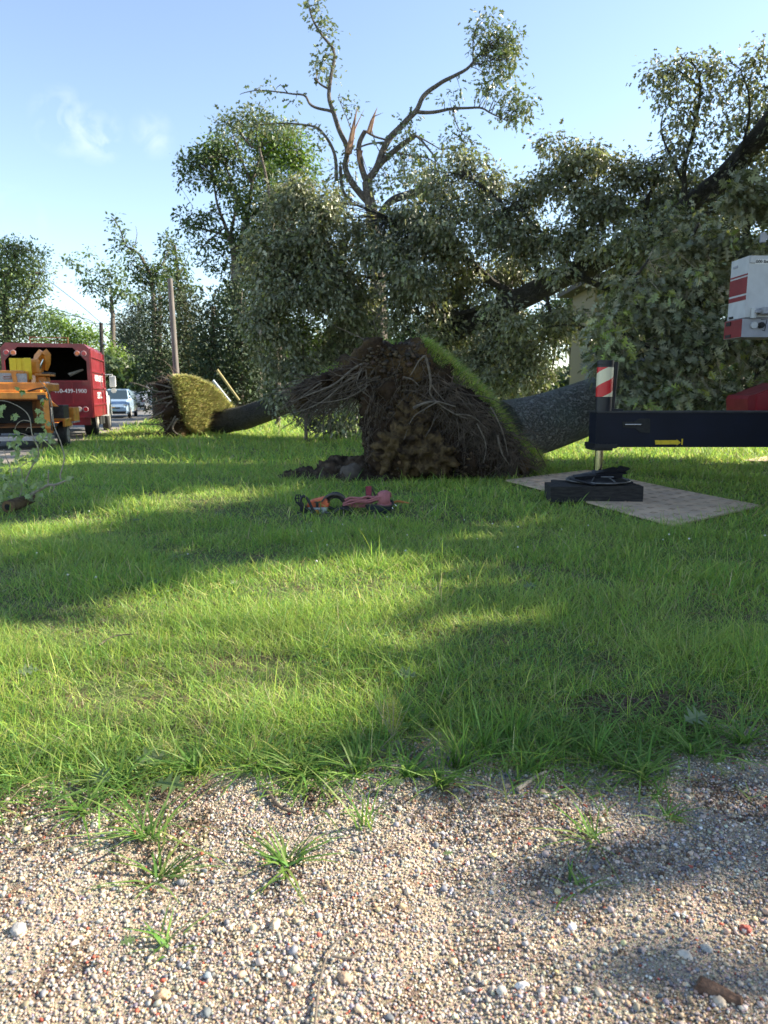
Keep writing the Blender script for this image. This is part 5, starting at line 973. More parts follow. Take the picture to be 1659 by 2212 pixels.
car('suv', 'silver sport utility car seen from behind, parked beyond the blue minivan', 'car', -20.9, 60, R(14), sst, M['silver_paint'],
    [('rear_window', [(-.70, .16, 1.16), (.70, .16, 1.16), (.62, .32, 1.56), (-.62, .32, 1.56)], 'glass'), ('number_plate', [(-.2, -.02, .62), (.2, -.02, .62), (.2, -.02, .74), (-.2, -.02, .74)], 'plate'), ('bumper', [(-.85, -.015, .34), (.85, -.015, .34), (.85, -.015, .55), (-.85, -.015, .55)], 'black'),
     ('tail_light', [(-.90, .0, .86), (-.62, .0, .86), (-.62, .02, .98), (-.90, .02, .98)], 'lampred'), ('tail_light', [(.62, .0, .86), (.90, .0, .86), (.90, .02, .98), (.62, .02, .98)], 'lampred')], group='parked cars far down the road')
car('van', 'tall pale van roof just visible behind the silver car', 'car', -22.3, 70, R(14), [(0, .4, 1.2, .95, 1.3, .9), (.2, .4, 1.3, .98, 2.35, .78), (4.5, .4, 1.3, .98, 2.4, .78), (5.2, .4, 1.1, .95, 1.3, .8)], M['white'], [('rear_window', [(-.65, .12, 1.5), (.65, .12, 1.5), (.6, .18, 2.1), (-.6, .18, 2.1)], 'glass')], group='parked cars far down the road')
car('dark_car', 'dark car at the road edge between the silver car and the far roots', 'car', -20.3, 66, R(14), [(0, .32, .8, .85, .88, .78), (.7, .3, .92, .9, .98, .75), (1.4, .3, .95, .9, 1.45, .62), (2.8, .3, .95, .9, 1.45, .62), (3.6, .3, .92, .9, 1.0, .7), (4.4, .34, .8, .85, .85, .7)], M['dark_paint'],
    [('windscreen', [(-.66, .78, .99), (.66, .78, .99), (.58, 1.32, 1.41), (-.58, 1.32, 1.41)], 'glass'), ('headlight', [(.5, -.02, .66), (.8, -.02, .66), (.8, -.02, .8), (.5, -.02, .8)], 'lampwhite'), ('headlight', [(-.8, -.02, .66), (-.5, -.02, .66), (-.5, -.02, .8), (-.8, -.02, .8)], 'lampwhite')], group='parked cars far down the road')
p = P(1215, 835, 31)
car('pickup', 'dark blue pickup glimpsed between the near trunk and the house', 'car', p.x, 30.5, R(-60), [(0, .5, 1.2, .95, 1.28, .9), (1.9, .45, 1.25, .97, 1.33, .9), (2.1, .45, 1.25, .97, 2.0, .75), (3.6, .45, 1.25, .97, 2.02, .75), (4.3, .45, 1.25, .97, 1.35, .85), (5.6, .5, 1.15, .92, 1.2, .85)], M['dark_paint'],
    [('side_window', [(-.97, 3.6, 1.35), (-.97, 2.2, 1.35), (-.80, 2.3, 1.85), (-.80, 3.5, 1.85)], 'glass'), ('tail_light', [(-.9, -.02, .9), (-.7, -.02, .9), (-.7, -.02, 1.15), (-.9, -.02, 1.15)], 'lampred')], r=.4)

# ------------------------------------------------------------------ houses behind the trees
def siding(name, c):
    m = bpy.data.materials.new(name); m.use_nodes = True; n = m.node_tree; b = n.nodes['Principled BSDF']; b.inputs['Base Color'].default_value = (*c, 1); b.inputs['Roughness'].default_value = .7
    tc = n.nodes.new('ShaderNodeTexCoord'); sx = n.nodes.new('ShaderNodeSeparateXYZ'); n.links.new(tc.outputs['Object'], sx.inputs[0]); mu = n.nodes.new('ShaderNodeMath'); mu.operation = 'MULTIPLY'; mu.inputs[1].default_value = 6.5; n.links.new(sx.outputs[2], mu.inputs[0])
    fr = n.nodes.new('ShaderNodeMath'); fr.operation = 'FRACT'; n.links.new(mu.outputs[0], fr.inputs[0]); bp = n.nodes.new('ShaderNodeBump'); bp.inputs['Distance'].default_value = .03; n.links.new(fr.outputs[0], bp.inputs['Height']); n.links.new(bp.outputs[0], b.inputs['Normal']); return m
M['siding'] = siding('cream_siding', (.28, .25, .19)); M['siding_w'] = siding('white_siding', (.55, .56, .57)); M['roof'] = mat('shingle_roof', (.10, .09, .085), .9, var=.4, vscale=12)
M['trim'] = mat('white_trim', (.66, .67, .68), .5); M['soffit'] = mat('tan_soffit', (.52, .40, .22), .7, var=.2)
def house(label, x0, x1, y0, y1, h, rf, m, wins, eave=.5):
    t = thing('house', label, 'house', ((x0+x1)/2, y0, 0)); MB().box(x0, x1, y0, y1, 0, h).build('wall', M[m], t)
    mb = MB(); xm = (x0+x1)/2; mb.prism([(x0-eave, h), (x1+eave, h), (x1+eave, h+.18), (xm, h+rf), (x0-eave, h+.18)], y0-eave, y1+eave); mb.build('roof', M['roof'], t)
    MB().box(x0-eave+.02, x1+eave-.02, y0-eave-.04, y0-eave-.002, h-.16, h+.16).build('fascia', M['trim'], t); MB().box(x0-eave+.03, x1+eave-.03, y0-eave+.03, y0-.01, h-.06, h-.005).build('soffit', M['soffit'], t)
    for (wx, wz, ww, wh) in wins:
        f = MB(); f.box(wx-.08, wx+ww+.08, y0-.05, y0-.003, wz-.1, wz+wh+.1); f = f.build('window', M['trim'], t)
        g_ = MB(); g_.box(wx, wx+ww, y0-.06, y0-.052, wz, wz+wh); ob = g_.build('pane', M['glass'], f); k = MB(); k.box(wx, wx+ww, y0-.075, y0-.062, wz+wh/2-.025, wz+wh/2+.025); k.build('sash', M['trim'], f)
    return t
hx = P(1283, 700, 25.5).x
house('cream sided house corner behind the fallen limb on the right', hx, hx+4.2, 25.5, 28.5, 5.2, 1.0, 'siding', [(hx+.55, 3.0, .9, 1.5), (hx+.55, .9, .9, 1.4), (hx+2.6, 3.0, .9, 1.5)])
hx = P(592, 800, 52).x
house('pale low house glimpsed under the left part of the fallen crown', hx, hx+8, 52, 60, 3.1, 1.6, 'siding_w', [(hx+.9, 1.2, .9, 1.1), (hx+3.2, 1.2, .9, 1.1), (hx+5.6, 1.2, .9, 1.1)])

# ------------------------------------------------------------------ poles, posts and wires
def pole(name, label, a, b_, Y, r0, r1, m, cat, Y2=None, foot=True):
    p1 = P(*b_, Y2 or Y); p0 = P(*a, Y)
    if foot: d = (p1-p0); p0 = p0-d*(p0.z/d.z)
    o = MB(); o.tube([p0+(p1-p0)*t for t in np.linspace(0, 1, 8)], [r0+(r1-r0)*t for t in np.linspace(0, 1, 8)], 12); o = o.build(name, M[m]); tag(o, label, cat); return p0, p1
M['polewood'] = mat('weathered_pole', (.24, .21, .19), .85, var=.45, vscale=3, stretch=((8, 8, .6), (0, 0, 0)))
pole('wooden_pole', 'tall pale leaning wooden pole rising behind the far root plate', (381, 808), (367, 602), 27.5, .125, .095, 'polewood', 'pole')
M['galv'] = mat('galvanised_tube', (.40, .47, .52), .45, metal=.3); M['yellowpost'] = mat('yellow_guard_tube', (.34, .29, .12), .7)
pole('metal_post', 'tilted blue-grey metal post right of the far root plate', (497, 868), (460, 822), 31, .06, .06, 'galv', 'post', foot=False)
pole('guard_tube', 'tilted yellow guy-wire guard tube behind the metal post', (517, 865), (469, 799), 31.5, .05, .06, 'yellowpost', 'post', foot=False)
UP = thing('utility_pole', 'dark utility pole with a short crossarm behind the red truck', 'pole', (P(222, 700, 52).x, 52, 0))
mb = MB(); pb = P(224, 860, 52); pb.z = 0; mb.tube([pb, P(218, 697, 52)], [.17, .13], 10); mb.build('pole', M['bark_dark'], UP)
mb = MB(); a = P(213, 737, 52); c_ = P(231, 745, 52); mb.tube([a, c_], .07, 6); mb.build('crossarm', M['galv'], UP); a = P(214, 716, 52); c_ = P(226, 716, 52); MB().tube([a, c_], .05, 6).build('crossarm', M['bark_dark'], UP)
for lb, pts, Y in (('upper overhead wire sloping across the sky at the left', [(60, 572), (160, 648), (218, 697)], 51), ('lower overhead wire crossing the sky from the left border', [(95, 660), (160, 680), (219, 700), (380, 690)], 51), ('lowest overhead wire behind the half-bare tree', [(110, 675), (190, 690), (219, 716), (300, 780)], 51)):
    o = MB(); o.tube(spline(px(pts, Y), 8), .022, 4); o = o.build('overhead_wire', M['black']); tag(o, lb, 'wire')

# ------------------------------------------------------------------ crane with its outrigger
CR = thing('crane_truck', 'mobile crane with navy outrigger beam stretched over the lawn and red-striped counterweight', 'crane', (7.9, 6.5, 0))
M['navy'] = mat('navy_paint', (.004, .007, .020), .5, var=.4, vscale=2, spec=.3, bump=.001, bscale=9); M['navyblack'] = mat('black_paint', (.008, .009, .014), .45, var=.3, vscale=6)
yb = 9.82; zl = P(1400, 966, yb).z; zh = P(1400, 892, yb).z; xL = P(1272, 930, 10.28).x; xM = P(1288, 930, yb).x
mb = MB(); mb.prism([(xL, 10.28), (xL, 9.95), (xM, yb), (7.2, yb), (7.2, 10.28)], zl, zh, 'z'); beam = mb.build('outrigger_beam', M['navy'], CR)
mb = MB(); mb.box(xL-.03, 7.2, yb-.02, 10.30, zh+.001, zh+.022); mb.build('edge_plate', M['darkmetal'], beam)
mb = MB(); mb.prism([(xL-.05, 10.3), (xL-.05, 9.93), (xM-.02, yb-.03), (P(1332, 960, yb).x, yb-.03), (P(1332, 960, yb).x, 10.3)], zl-.015, zl+.045, 'z'); mb.prism([(xL-.05, 10.25), (xL-.05, 9.96), (xM+.02, yb+.02), (P(1325, 960, yb).x, yb+.02), (P(1325, 960, yb).x, 10.25)], zl-.05, zl-.0151, 'z'); mb.build('jack_collar', M['navyblack'], beam)
q = [P(a, c, yb-.006) for a, c in ((1345, 911), (1370, 911), (1382, 904), (1404, 904), (1404, 935), (1382, 934), (1372, 925), (1345, 923))]; mb = MB(); mb.prism([(v.x, v.z) for v in q], yb-.012, yb-.001); mb.build('slot_shade_plate', M['black'], beam)  # raised black plate stands for the shaded recess of the slot
a = P(1350, 917, yb-.03); c_ = P(1385, 917, yb-.03); MB().tube([a, c_], .009, 8).build('latch_rod', M['chrome'], beam)
q = [P(a, c, yb-.006) for a, c in ((1415, 951), (1462, 951), (1462, 949), (1471, 956), (1462, 962), (1462, 960), (1416, 960))]; mb = MB(); mb.prism([(v.x, v.z) for v in q], yb-.004, yb-.001); a = P(1471.5, 961, yb); c_ = P(1475, 948, yb); mb.box(a.x, c_.x, yb-.004, yb-.001, a.z, c_.z)
mb.build('arrow_sticker', mat('yellow_sticker', (.70, .50, .02), .5, var=.4, vscale=25, thr=(.5, .75)), beam)
# marker post with a diagonal reflective band
pc = P(1305, 850, 10.0); rp = MPP(10.0)*17; zt1 = P(1305, 778, 9.9).z; z0 = P(1305, 857, 9.9).z; z1 = P(1305, 793, 9.9).z
lean = Vector((.0, 0, 1)); top = Vector((pc.x, 10.0, zt1)); MB().tube([(pc.x, 10.0, zh+.02), (pc.x, 10.0, zt1-.06), (pc.x, 10.0, zt1-.055), (pc.x, 10.0, zt1)], [rp, rp, rp*1.04, rp*1.04], 32).build('marker_post', M['navyblack'], CR)
ms = bpy.data.materials.new('reflective_stripes'); ms.use_nodes = True; n = ms.node_tree; b = n.nodes['Principled BSDF']; b.inputs['Roughness'].default_value = .35
tc = n.nodes.new('ShaderNodeTexCoord'); sp = n.nodes.new('ShaderNodeSeparateXYZ'); n.links.new(tc.outputs['Object'], sp.inputs[0])
# band position: height minus the arc travelled round the post
rx_ = n.nodes.new('ShaderNodeMath'); rx_.operation = 'SUBTRACT'; n.links.new(sp.outputs[0], rx_.inputs[0]); rx_.inputs[1].default_value = pc.x
dv = n.nodes.new('ShaderNodeMath'); dv.operation = 'DIVIDE'; n.links.new(rx_.outputs[0], dv.inputs[0]); dv.inputs[1].default_value = rp*1.012
asn = n.nodes.new('ShaderNodeMath'); asn.operation = 'ARCSINE'; asn.use_clamp = False; n.links.new(dv.outputs[0], asn.inputs[0])
ml_ = n.nodes.new('ShaderNodeMath'); ml_.operation = 'MULTIPLY'; n.links.new(asn.outputs[0], ml_.inputs[0]); ml_.inputs[1].default_value = rp*.43*(z1-z0)/(math.pi*rp)
sb = n.nodes.new('ShaderNodeMath'); sb.operation = 'SUBTRACT'; n.links.new(sp.outputs[2], sb.inputs[0]); n.links.new(ml_.outputs[0], sb.inputs[1])
dd_ = n.nodes.new('ShaderNodeMath'); dd_.operation = 'MULTIPLY_ADD'; per = (z1-z0)*.93; dd_.inputs[1].default_value = 1/per; dd_.inputs[2].default_value = -(z0)/per-.07; n.links.new(sb.outputs[0], dd_.inputs[0])
fr_ = n.nodes.new('ShaderNodeMath'); fr_.operation = 'FRACT'; n.links.new(dd_.outputs[0], fr_.inputs[0]); gt = n.nodes.new('ShaderNodeMath'); gt.operation = 'GREATER_THAN'; gt.inputs[1].default_value = .51; n.links.new(fr_.outputs[0], gt.inputs[0])
mx = n.nodes.new('ShaderNodeMix'); mx.data_type = 'RGBA'; n.links.new(gt.outputs[0], mx.inputs[0]); mx.inputs[6].default_value = (.62, .015, .02, 1); mx.inputs[7].default_value = (.72, .66, .46, 1); n.links.new(mx.outputs[2], b.inputs['Base Color'])
mb = MB(); mb.tube([(pc.x, 10.0, z0), (pc.x, 10.0, z1)], rp*1.012, 40, cap=False); mb.build('reflective_band', ms, CR)
mb = MB(); a = P(1318, 888, 10.1); c_ = P(1330, 782, 10.1); mb.tube([(a.x+.03, 10.12, zh+.03), (a.x+.045, 10.12, c_.z)], [.035, .045], 10); mb.tube([(a.x, 10.06, zh+.03), (a.x-.005, 10.06, c_.z-.02)], .008, 6); mb.box(a.x-.02, a.x+.15, 10.0, 10.2, zh+.023, zh+.05); mb.build('cable_guide', M['navyblack'], CR)
xj = P(1295, 990, 10.0).x; MB().tube([(xj, 10.03, .42), (xj, 10.03, zl-.04)], MPP(10)*9, 28).build('jack_rod', M['chrome'], CR)
zd = .275; mb = MB(); mb.tube([(xj, 10.03, zd), (xj, 10.03, zd+.02), (xj, 10.03, zd+.025), (xj, 10.03, zd+.05), (xj, 10.03, zd+.13), (xj, 10.03, .43)], [.43, .435, .40, .28, .09, .075], 40); fl = mb.build('float_plate', M['darkmetal'], CR)
M['worn'] = mat('worn_steel', (.22, .22, .22), .45, metal=.6, var=.4, vscale=20)
mb = MB(); mb.tube([(xj+math.cos(t)*.435, 10.03+math.sin(t)*.435, zd+.015) for t in np.linspace(0, 2*math.pi, 41)], .012, 8, cap=False)
for t in np.linspace(0, 2*math.pi, 9)[:-1]+.3: mb.tube([(xj+math.cos(t)*.11, 10.03+math.sin(t)*.11, zd+.12), (xj+math.cos(t)*.42, 10.03+math.sin(t)*.42, zd+.03)], .010, 6)
mb.tube([(xj-.05, 9.72, zd+.09), (xj+.12, 9.72, zd+.09)], .012, 6); mb.build('rim_and_ribs', M['worn'], fl)
# counterweight
yc = 10.0; A = P(1619, 552, yc); Bt = P(1619, 728, yc); x0 = A.x; zt2 = A.z; zb2 = Bt.z; H_ = zt2-zb2; dpt = .46; zz = lambda f: zt2-H_*f
M['cwwhite'] = mat('off_white_paint', (.50, .52, .55), .45, var=.12, vscale=7); M['cwgrey'] = mat('grey_paint', (.34, .35, .40), .45, var=.2, vscale=5); M['cwred'] = mat('crane_red_paint', (.23, .018, .024), .42, var=.25, vscale=4, coat=.1)
cwm = MB(); cwm.prism([(x0, yc), (x0-.015, yc+dpt), (8.6, yc+dpt), (8.6, yc)], zz(.756), zt2, 'z'); cw = cwm.build('counterweight', M['cwwhite'], CR)
mb = MB(); mb.prism([(x0-.02, yc+.01), (x0-.035, yc+dpt+.02), (8.6, yc+dpt+.02), (8.6, yc+.01)], zb2, zz(.768), 'z'); mb.build('counterweight_base', M['cwgrey'], CR)
for f0, f1, nm in ((.212, .232, 'stripe'), (.252, .456, 'stripe'), (.480, .535, 'stripe')):
    mb = MB(); mb.prism([(x0-.004, yc+.002), (x0-.019, yc+dpt-.002), (x0-.001, yc+dpt-.002), (x0+.006, yc+.002)], zz(f1), zz(f0), 'z'); mb.build(nm, M['cwred'], cw)
mb = MB(); mb.prism([(x0-.026, yc+.012), (x0-.041, yc+dpt+.018), (x0-.034, yc+dpt+.018), (x0-.02, yc+.012)], zb2+.004, zz(.772), 'z'); mb.build('red_end_panel', M['cwred'], CR)
for f0, f1, y0_, y1_, off_, m_ in ((.078, .106, .28, .40, -.003, 'cwgrey'), (.715, .745, .30, .42, -.003, 'black'), (.785, .835, .30, .42, -.032, 'black'), (.95, .985, .28, .42, -.032, 'darkmetal')):
    mb = MB(); sh = -.015*(y0_/dpt); mb.box(x0+off_-.017, x0+off_+.004-.004, yc+y0_, yc+y1_, zz(f1), zz(f0)); mb.build('recess_shade_box', M[m_], cw)  # dark boxes stand for the shade in recessed handles
mb = MB(); mb.box(x0+.012, x0+.085, yc-.02, yc-.001, zz(.09), zt2-.008, bev=.004); mb.build('corner_bracket', M['cwwhite'], cw)
mb = MB(); mb.box(x0+.085, x0+.9, yc-.004, yc-.001, zz(.103), zz(.045)); lab = mb.build('weight_label', M['trim'], cw)
lt = text('000 lbs', .058, Matrix.Translation((P(1646.5, 559, yc).x, yc-.007, zz(.074))) @ FACE, M['black'], 'lettering', None, .001); bpy.context.collection.objects.unlink(lt) if False else None
lt.parent = lab
def crp(nm, m_, *boxes):
    mb = MB()
    for bx_ in boxes: mb.box(*bx_[:6], bev=bx_[6] if len(bx_) > 6 else 0)
    return mb.build(nm, M[m_], CR)
a = P(1650, 672, 9.9); crp('work_light', 'cwgrey', (a.x-.02, a.x+.12, 9.84, 9.99, a.z-.04, a.z+.05, .01), (a.x-.10, a.x-.02, 9.9, 9.99, a.z-.02, a.z+.02, .005)); a = P(1631, 676, 9.95)
MB().cyl((a.x, 9.98, a.z), (0, 0, 1), .04, .13, 16).build('hinge_pin', M['cwwhite'], CR)
a = P(1632, 702, 9.95); MB().cyl((a.x, 9.985, a.z), (0, 1, 0), .045, .03, 18).build('round_boss', M['cwwhite'], CR); a = P(1647, 702, 9.95); MB().cyl((a.x, 9.98, a.z), (0, 1, 0), .04, .05, 14).cyl((a.x, 9.95, a.z), (0, 1, 0), .028, .04, 10).tube([(a.x-.03, 9.94, a.z+.07), (a.x+.05, 9.94, a.z+.07), (a.x+.03, 9.94, a.z-.08), (a.x+.0, 9.94, a.z-.07)], .006, 5).build('lock_pin', M['black'], CR)
# red deck piece showing over the beam, and the carrier beyond the picture
q = [P(a, c, 11.2) for a, c in ((1615, 905), (1615, 862), (1619, 854), (1634, 851), (1659, 841), (1700, 826), (1720, 826), (1720, 905))]; mb = MB(); mb.prism([(v.x, v.z) for v in q], 11.2, 11.9); mb.build('deck_guard', M['cwred'], CR)
q = [P(a, c, 11.18) for a, c in ((1634, 903), (1634, 855), (1658, 845), (1658, 903))]; MB().prism([(v.x, v.z) for v in q], 11.17, 11.199).build('guard_recess', M['red'], CR)
crp('carrier_frame', 'navy', (6.6, 9.2, 1.5, 11.4, .75, 1.25, .03)); crp('deck', 'cwred', (6.6, 9.2, 3.9, 10.9, 1.2502, 1.42, .03))
crp('carrier_cab', 'cwred', (6.7, 9.1, -.4, 1.9, .7, 2.9, .12)); crp('turret', 'cwwhite', (7.1, 8.7, 6.0, 9.99, 1.4202, 2.6, .05), (6.9, 8.9, 5.0, 8.2, 1.75, 2.1, .03))
crp('operator_cab', 'cwwhite', (6.6, 7.09, 6.2, 7.9, 1.6, 3.2, .08))
mb = MB(); mb.tube([(8.2, 8.4, 2.9), (15.5, 10.1, 9.5), (22, 11.6, 15.4)], [.42, .38, .30], 4); mb.build('boom', M['cwwhite'], CR)
for sx in (-1, 1):
    for yy in (2.6, 4.0, 8.4, 9.6): 
        mb = MB(); mb.tube([(7.9+sx*1.0, yy, .55), (7.9+sx*1.28, yy, .55)], .55, 24); mb.build('wheel', M['black'], CR)
crp('far_outrigger', 'navy', (8.6, 11.5, 9.85, 10.25, .75, 1.2)); crp('front_beam', 'navy', (6.0, 9.8, 2.0, 2.35, .8, 1.15)); 
a = P(1650, 515, 10.3); crp('boom_bracket', 'cwgrey', (a.x-.03, a.x+.04, 10.3, 10.36, a.z-.05, a.z+.08, .01), (a.x+.042, a.x+2.4, 10.31, 10.35, a.z+.0, a.z+.05))
# timbers and mats under the outrigger
M['timber'] = mat('tarred_timber', (.035, .032, .030), .8, color2=(.012, .011, .011), vscale=6, stretch=((1, 6, 6), (0, 0, 0)), bump=.01, bscale=14)
for i, (da, db, y0_, y1_, z0_, z1_, lb) in enumerate(((1189, 1389, 9.58, 9.80, .036, .255, 'nearest dark timber block in front of the outrigger foot'), (1183, 1372, 9.86, 10.08, .036, .252, 'second dark timber under the middle of the outrigger foot'), (1196, 1366, 10.14, 10.36, .036, .250, 'rearmost dark timber under the outrigger foot'))):
    a = P(da, 1080, y0_).x; c_ = P(db, 1080, y0_).x; bm = bmesh.new(); bmesh.ops.create_cube(bm, size=1); bmesh.ops.subdivide_edges(bm, edges=bm.edges[:], cuts=6, use_grid_fill=True)
    for v in bm.verts:
        v.co = Vector(((a+c_)/2+v.co.x*(c_-a), (y0_+y1_)/2+v.co.y*(y1_-y0_), (z0_+z1_)/2+v.co.z*(z1_-z0_))); v.co += Vector(mnoise.noise_vector(v.co*5+Vector((i*9, 0, 0))))*.009
    mb = MB(); mb.bm(bm); o = mb.build('timber_block', M['timber']); tag(o, lb, 'timber', 'timber blocks under the outrigger')
M['matboard'] = mat('dusty_ground_mat', (.78, .57, .39), .75, var=.3, vscale=3, color2=(.58, .43, .31))
def gmat(q, label, z=.03, ridges=True):
    q = [Vector((a, b_, 0)) for a, b_ in q]; mb = MB(); e = [q[0].lerp(q[1], t) for t in np.linspace(0, 1, 8)]
    N1, N2 = 14, 22; V = []; 
    for i in range(N1+1):
        for j in range(N2+1):
            u, v = i/N1, j/N2; p_ = q[0].lerp(q[1], u).lerp(q[3].lerp(q[2], u), v); V.append(Vector((p_.x, p_.y, float(gz(p_.x, p_.y))+z+.02+.008*math.sin(v*5+u*2))))
    n2 = N2+1; Fq = [[i*n2+j, (i+1)*n2+j, (i+1)*n2+j+1, i*n2+j+1] for i in range(N1) for j in range(N2)]; nv = len(V); V2 = V+[v-Vector((0, 0, .022)) for v in V]; Fq += [[f[k]+nv for k in (3, 2, 1, 0)] for f in Fq[:]]
    bd = [i*n2 for i in range(N1+1)]+[N1*n2+j for j in range(1, n2)]+[i*n2+N2 for i in range(N1-1, -1, -1)]+[j for j in range(N2-1, 0, -1)]
    Fq += [[bd[k], bd[(k+1) % len(bd)], bd[(k+1) % len(bd)]+nv, bd[k]+nv] for k in range(len(bd))]; mb.add(V2, Fq)
    if ridges:
        for i in range(10):
            for j in range(17):
                u, v = (i+.5)/10, (j+.5)/17; p_ = q[0].lerp(q[1], u).lerp(q[3].lerp(q[2], u), v); zz_ = float(gz(p_.x, p_.y))+z+.02+.008*math.sin(v*5+u*2)
                d = (q[1]-q[0]).normalized() if (i+j) % 2 else (q[2]-q[1]).normalized(); nr = Vector((-d.y, d.x, 0))
                for s_ in (-.022, .022): mb.tube([p_+nr*s_-d*.07+Vector((0, 0, zz_)), p_+nr*s_+Vector((0, 0, zz_+.006)), p_+nr*s_+d*.07+Vector((0, 0, zz_))], [.002, .006, .002], 4, mi=1)
    o = mb.build('ground_mat', [M['matboard'], mat('mat_tread_ridges', (.50, .36, .26), .8)]); tag(o, label, 'ground mat', 'ground protection mats'); return o
gmat(MAT_Q, 'tan treaded ground mat lying on the grass under the outrigger timbers')
gmat([(7.9, 15.6), (9.0, 16.6), (12.5, 14.8), (11.3, 13.6)], 'second tan ground mat far right, partly behind the navy beam', ridges=False)
# broken black bracket and rod resting on the outrigger foot
mb = MB(); Mx = Matrix.Translation((xj-.03, 9.86, .385)) @ Matrix.Rotation(R(-5), 4, 'Y') @ Matrix.Rotation(R(14), 4, 'X')
mb.box(-.36, .36, -.06, .06, -.008, .008, Mx); mb.box(-.36, .30, -.066, -.05, -.05, .02, Mx); mb.prism([(-.05, -.01), (.36, .02), (.42, .05), (.30, .09), (.26, .06), (.20, .08), (-.05, .03)], -.02, .05, 'y', Mx)
for x_ in (-.2, -.05, .12): mb.cyl((x_, -.07, -.015), (0, 1, 0), .022, .01, 10, M=Mx)
o = mb.build('broken_bracket', M['navyblack']); tag(o, 'broken black metal bracket lying across the outrigger foot', 'bracket')
o = MB(); o.tube([(xj-.46, 9.80, .33), (xj-.35, 9.72, .31), (xj-.16, 9.60, .27)], .016, 8); o = o.build('bent_rod', M['navyblack']); tag(o, 'bent black rod resting on the left side of the outrigger foot', 'rod')

# ------------------------------------------------------------------ climbing and sawing gear on the grass
def PV(lst, Y): return [P(a, c, Y) for a, c in lst]
def slab(mb, lst, Y, dep, bev=.012):
    """a rounded plate with the outline lst, facing the viewer, dep thick"""
    bm = bmesh.new(); q = PV(lst, Y); a = [bm.verts.new(v) for v in q]; f = bm.faces.new(a); r = bmesh.ops.extrude_face_region(bm, geom=[f])
    for v in r['geom']:
        if isinstance(v, bmesh.types.BMVert): v.co.y += dep
    bmesh.ops.recalc_face_normals(bm, faces=bm.faces[:])
    if bev: bmesh.ops.bevel(bm, geom=bm.edges[:], offset=bev, segments=2, affect='EDGES', profile=.6, clamp_overlap=True)
    return mb.bm(bm)
Ys = 8.9
M['saworange'] = mat('saw_orange_plastic', (.78, .16, .06), .45, var=.25, vscale=14); M['sawwhite'] = mat('saw_grey_plastic', (.55, .56, .55), .5, var=.25, vscale=20); M['sawblack'] = mat('saw_black_plastic', (.018, .02, .022), .4, var=.3)
SW = thing('chainsaw', 'orange and white chainsaw lying on the shaded grass', 'chainsaw', tuple(G(688, 1112, .04)))
mb = MB(); slab(mb, [(662, 1096), (664, 1086), (676, 1080), (700, 1074.5), (706, 1079), (712, 1089), (709, 1096), (696, 1098)], Ys, .16, .02); mb.build('engine_cover', M['saworange'], SW)
mb = MB(); slab(mb, [(662, 1110), (664, 1097), (709, 1096), (707, 1103), (697, 1112), (680, 1116)], Ys-.02, .19, .02); sc_ = mb.build('starter_housing', M['sawwhite'], SW)
mb = MB()
for k in range(7): mb.tube([P(676+k*3.3, 1099.5, Ys-.035), P(675+k*3.3, 1110, Ys-.035)], .0035, 4)
mb.build('starter_grille', M['sawblack'], sc_)
mb = MB(); slab(mb, [(676, 1106), (680, 1102), (687, 1102), (690, 1107), (687, 1112), (679, 1113)], Ys-.04, .02, .004); mb.build('starter_badge', M['orange'], sc_)
mb = MB(); mb.tube(spline(PV([(681, 1108), (675, 1100), (670, 1089), (664, 1078), (657, 1072.5), (652, 1074), (650, 1083), (655, 1094), (664, 1101), (672, 1104)], Ys-.06), 5), .018, 10); mb.build('front_handle', M['sawblack'], SW)
mb = MB(); q = PV([(652, 1087), (640, 1085), (637.5, 1077), (640, 1069.5), (648.5, 1068.5), (650, 1086)], Ys-.02); mb.tube(q+[q[0]], .010, 6); mb.tube(PV([(639, 1077), (650, 1076)], Ys-.02), .007, 6); mb.tube(PV([(644.5, 1069), (645, 1086)], Ys-.02), .007, 6); slab(mb, [(639, 1086), (653, 1086), (660, 1094), (647, 1095)], Ys-.03, .06, .008); mb.build('hand_guard', M['sawblack'], SW)
mb = MB(); slab(mb, [(648, 1112), (647, 1095), (660, 1094), (668, 1103), (664, 1113)], Ys-.02, .14, .015); mb.build('clutch_side', M['sawblack'], SW)
mb = MB(); slab(mb, [(679, 1084), (692, 1083.5), (692, 1086), (688, 1086.5), (688, 1096), (682, 1096), (682, 1087), (679, 1086)], Ys-.03, .03, .004); mb.build('cover_latch', M['sawblack'], SW)
mb = MB(); mb.tube(spline(PV([(709, 1095), (718, 1099), (727, 1101), (733, 1103)], Ys+.05), 4), [.02]*4+[.017]*5+[.015]*4, 10); mb.tube(spline(PV([(709, 1104), (720, 1108), (732, 1106)], Ys+.05), 4), .014, 8); mb.build('rear_handle', M['sawblack'], SW)
mb = MB(); q = [(652, 1108), (652, 1116), (600, 1126), (574, 1130), (566, 1128), (570, 1123), (610, 1115)]; slab(mb, q, Ys-.08, .01, .002); bar = mb.build('guide_bar', M['worn'], SW)
mb = MB(); mb.tube(spline(PV([(652, 1107), (610, 1113.5), (572, 1121), (562, 1127), (572, 1132), (602, 1127.5), (650, 1117)], Ys-.075), 6), .007, 5); mb.build('saw_chain', M['darkmetal'], bar)
M['padding'] = mat('black_padding', (.035, .032, .032), .75, var=.4, vscale=9, bump=.003, bscale=80); M['paddingedge'] = mat('brown_webbing', (.09, .075, .06), .8, var=.3)
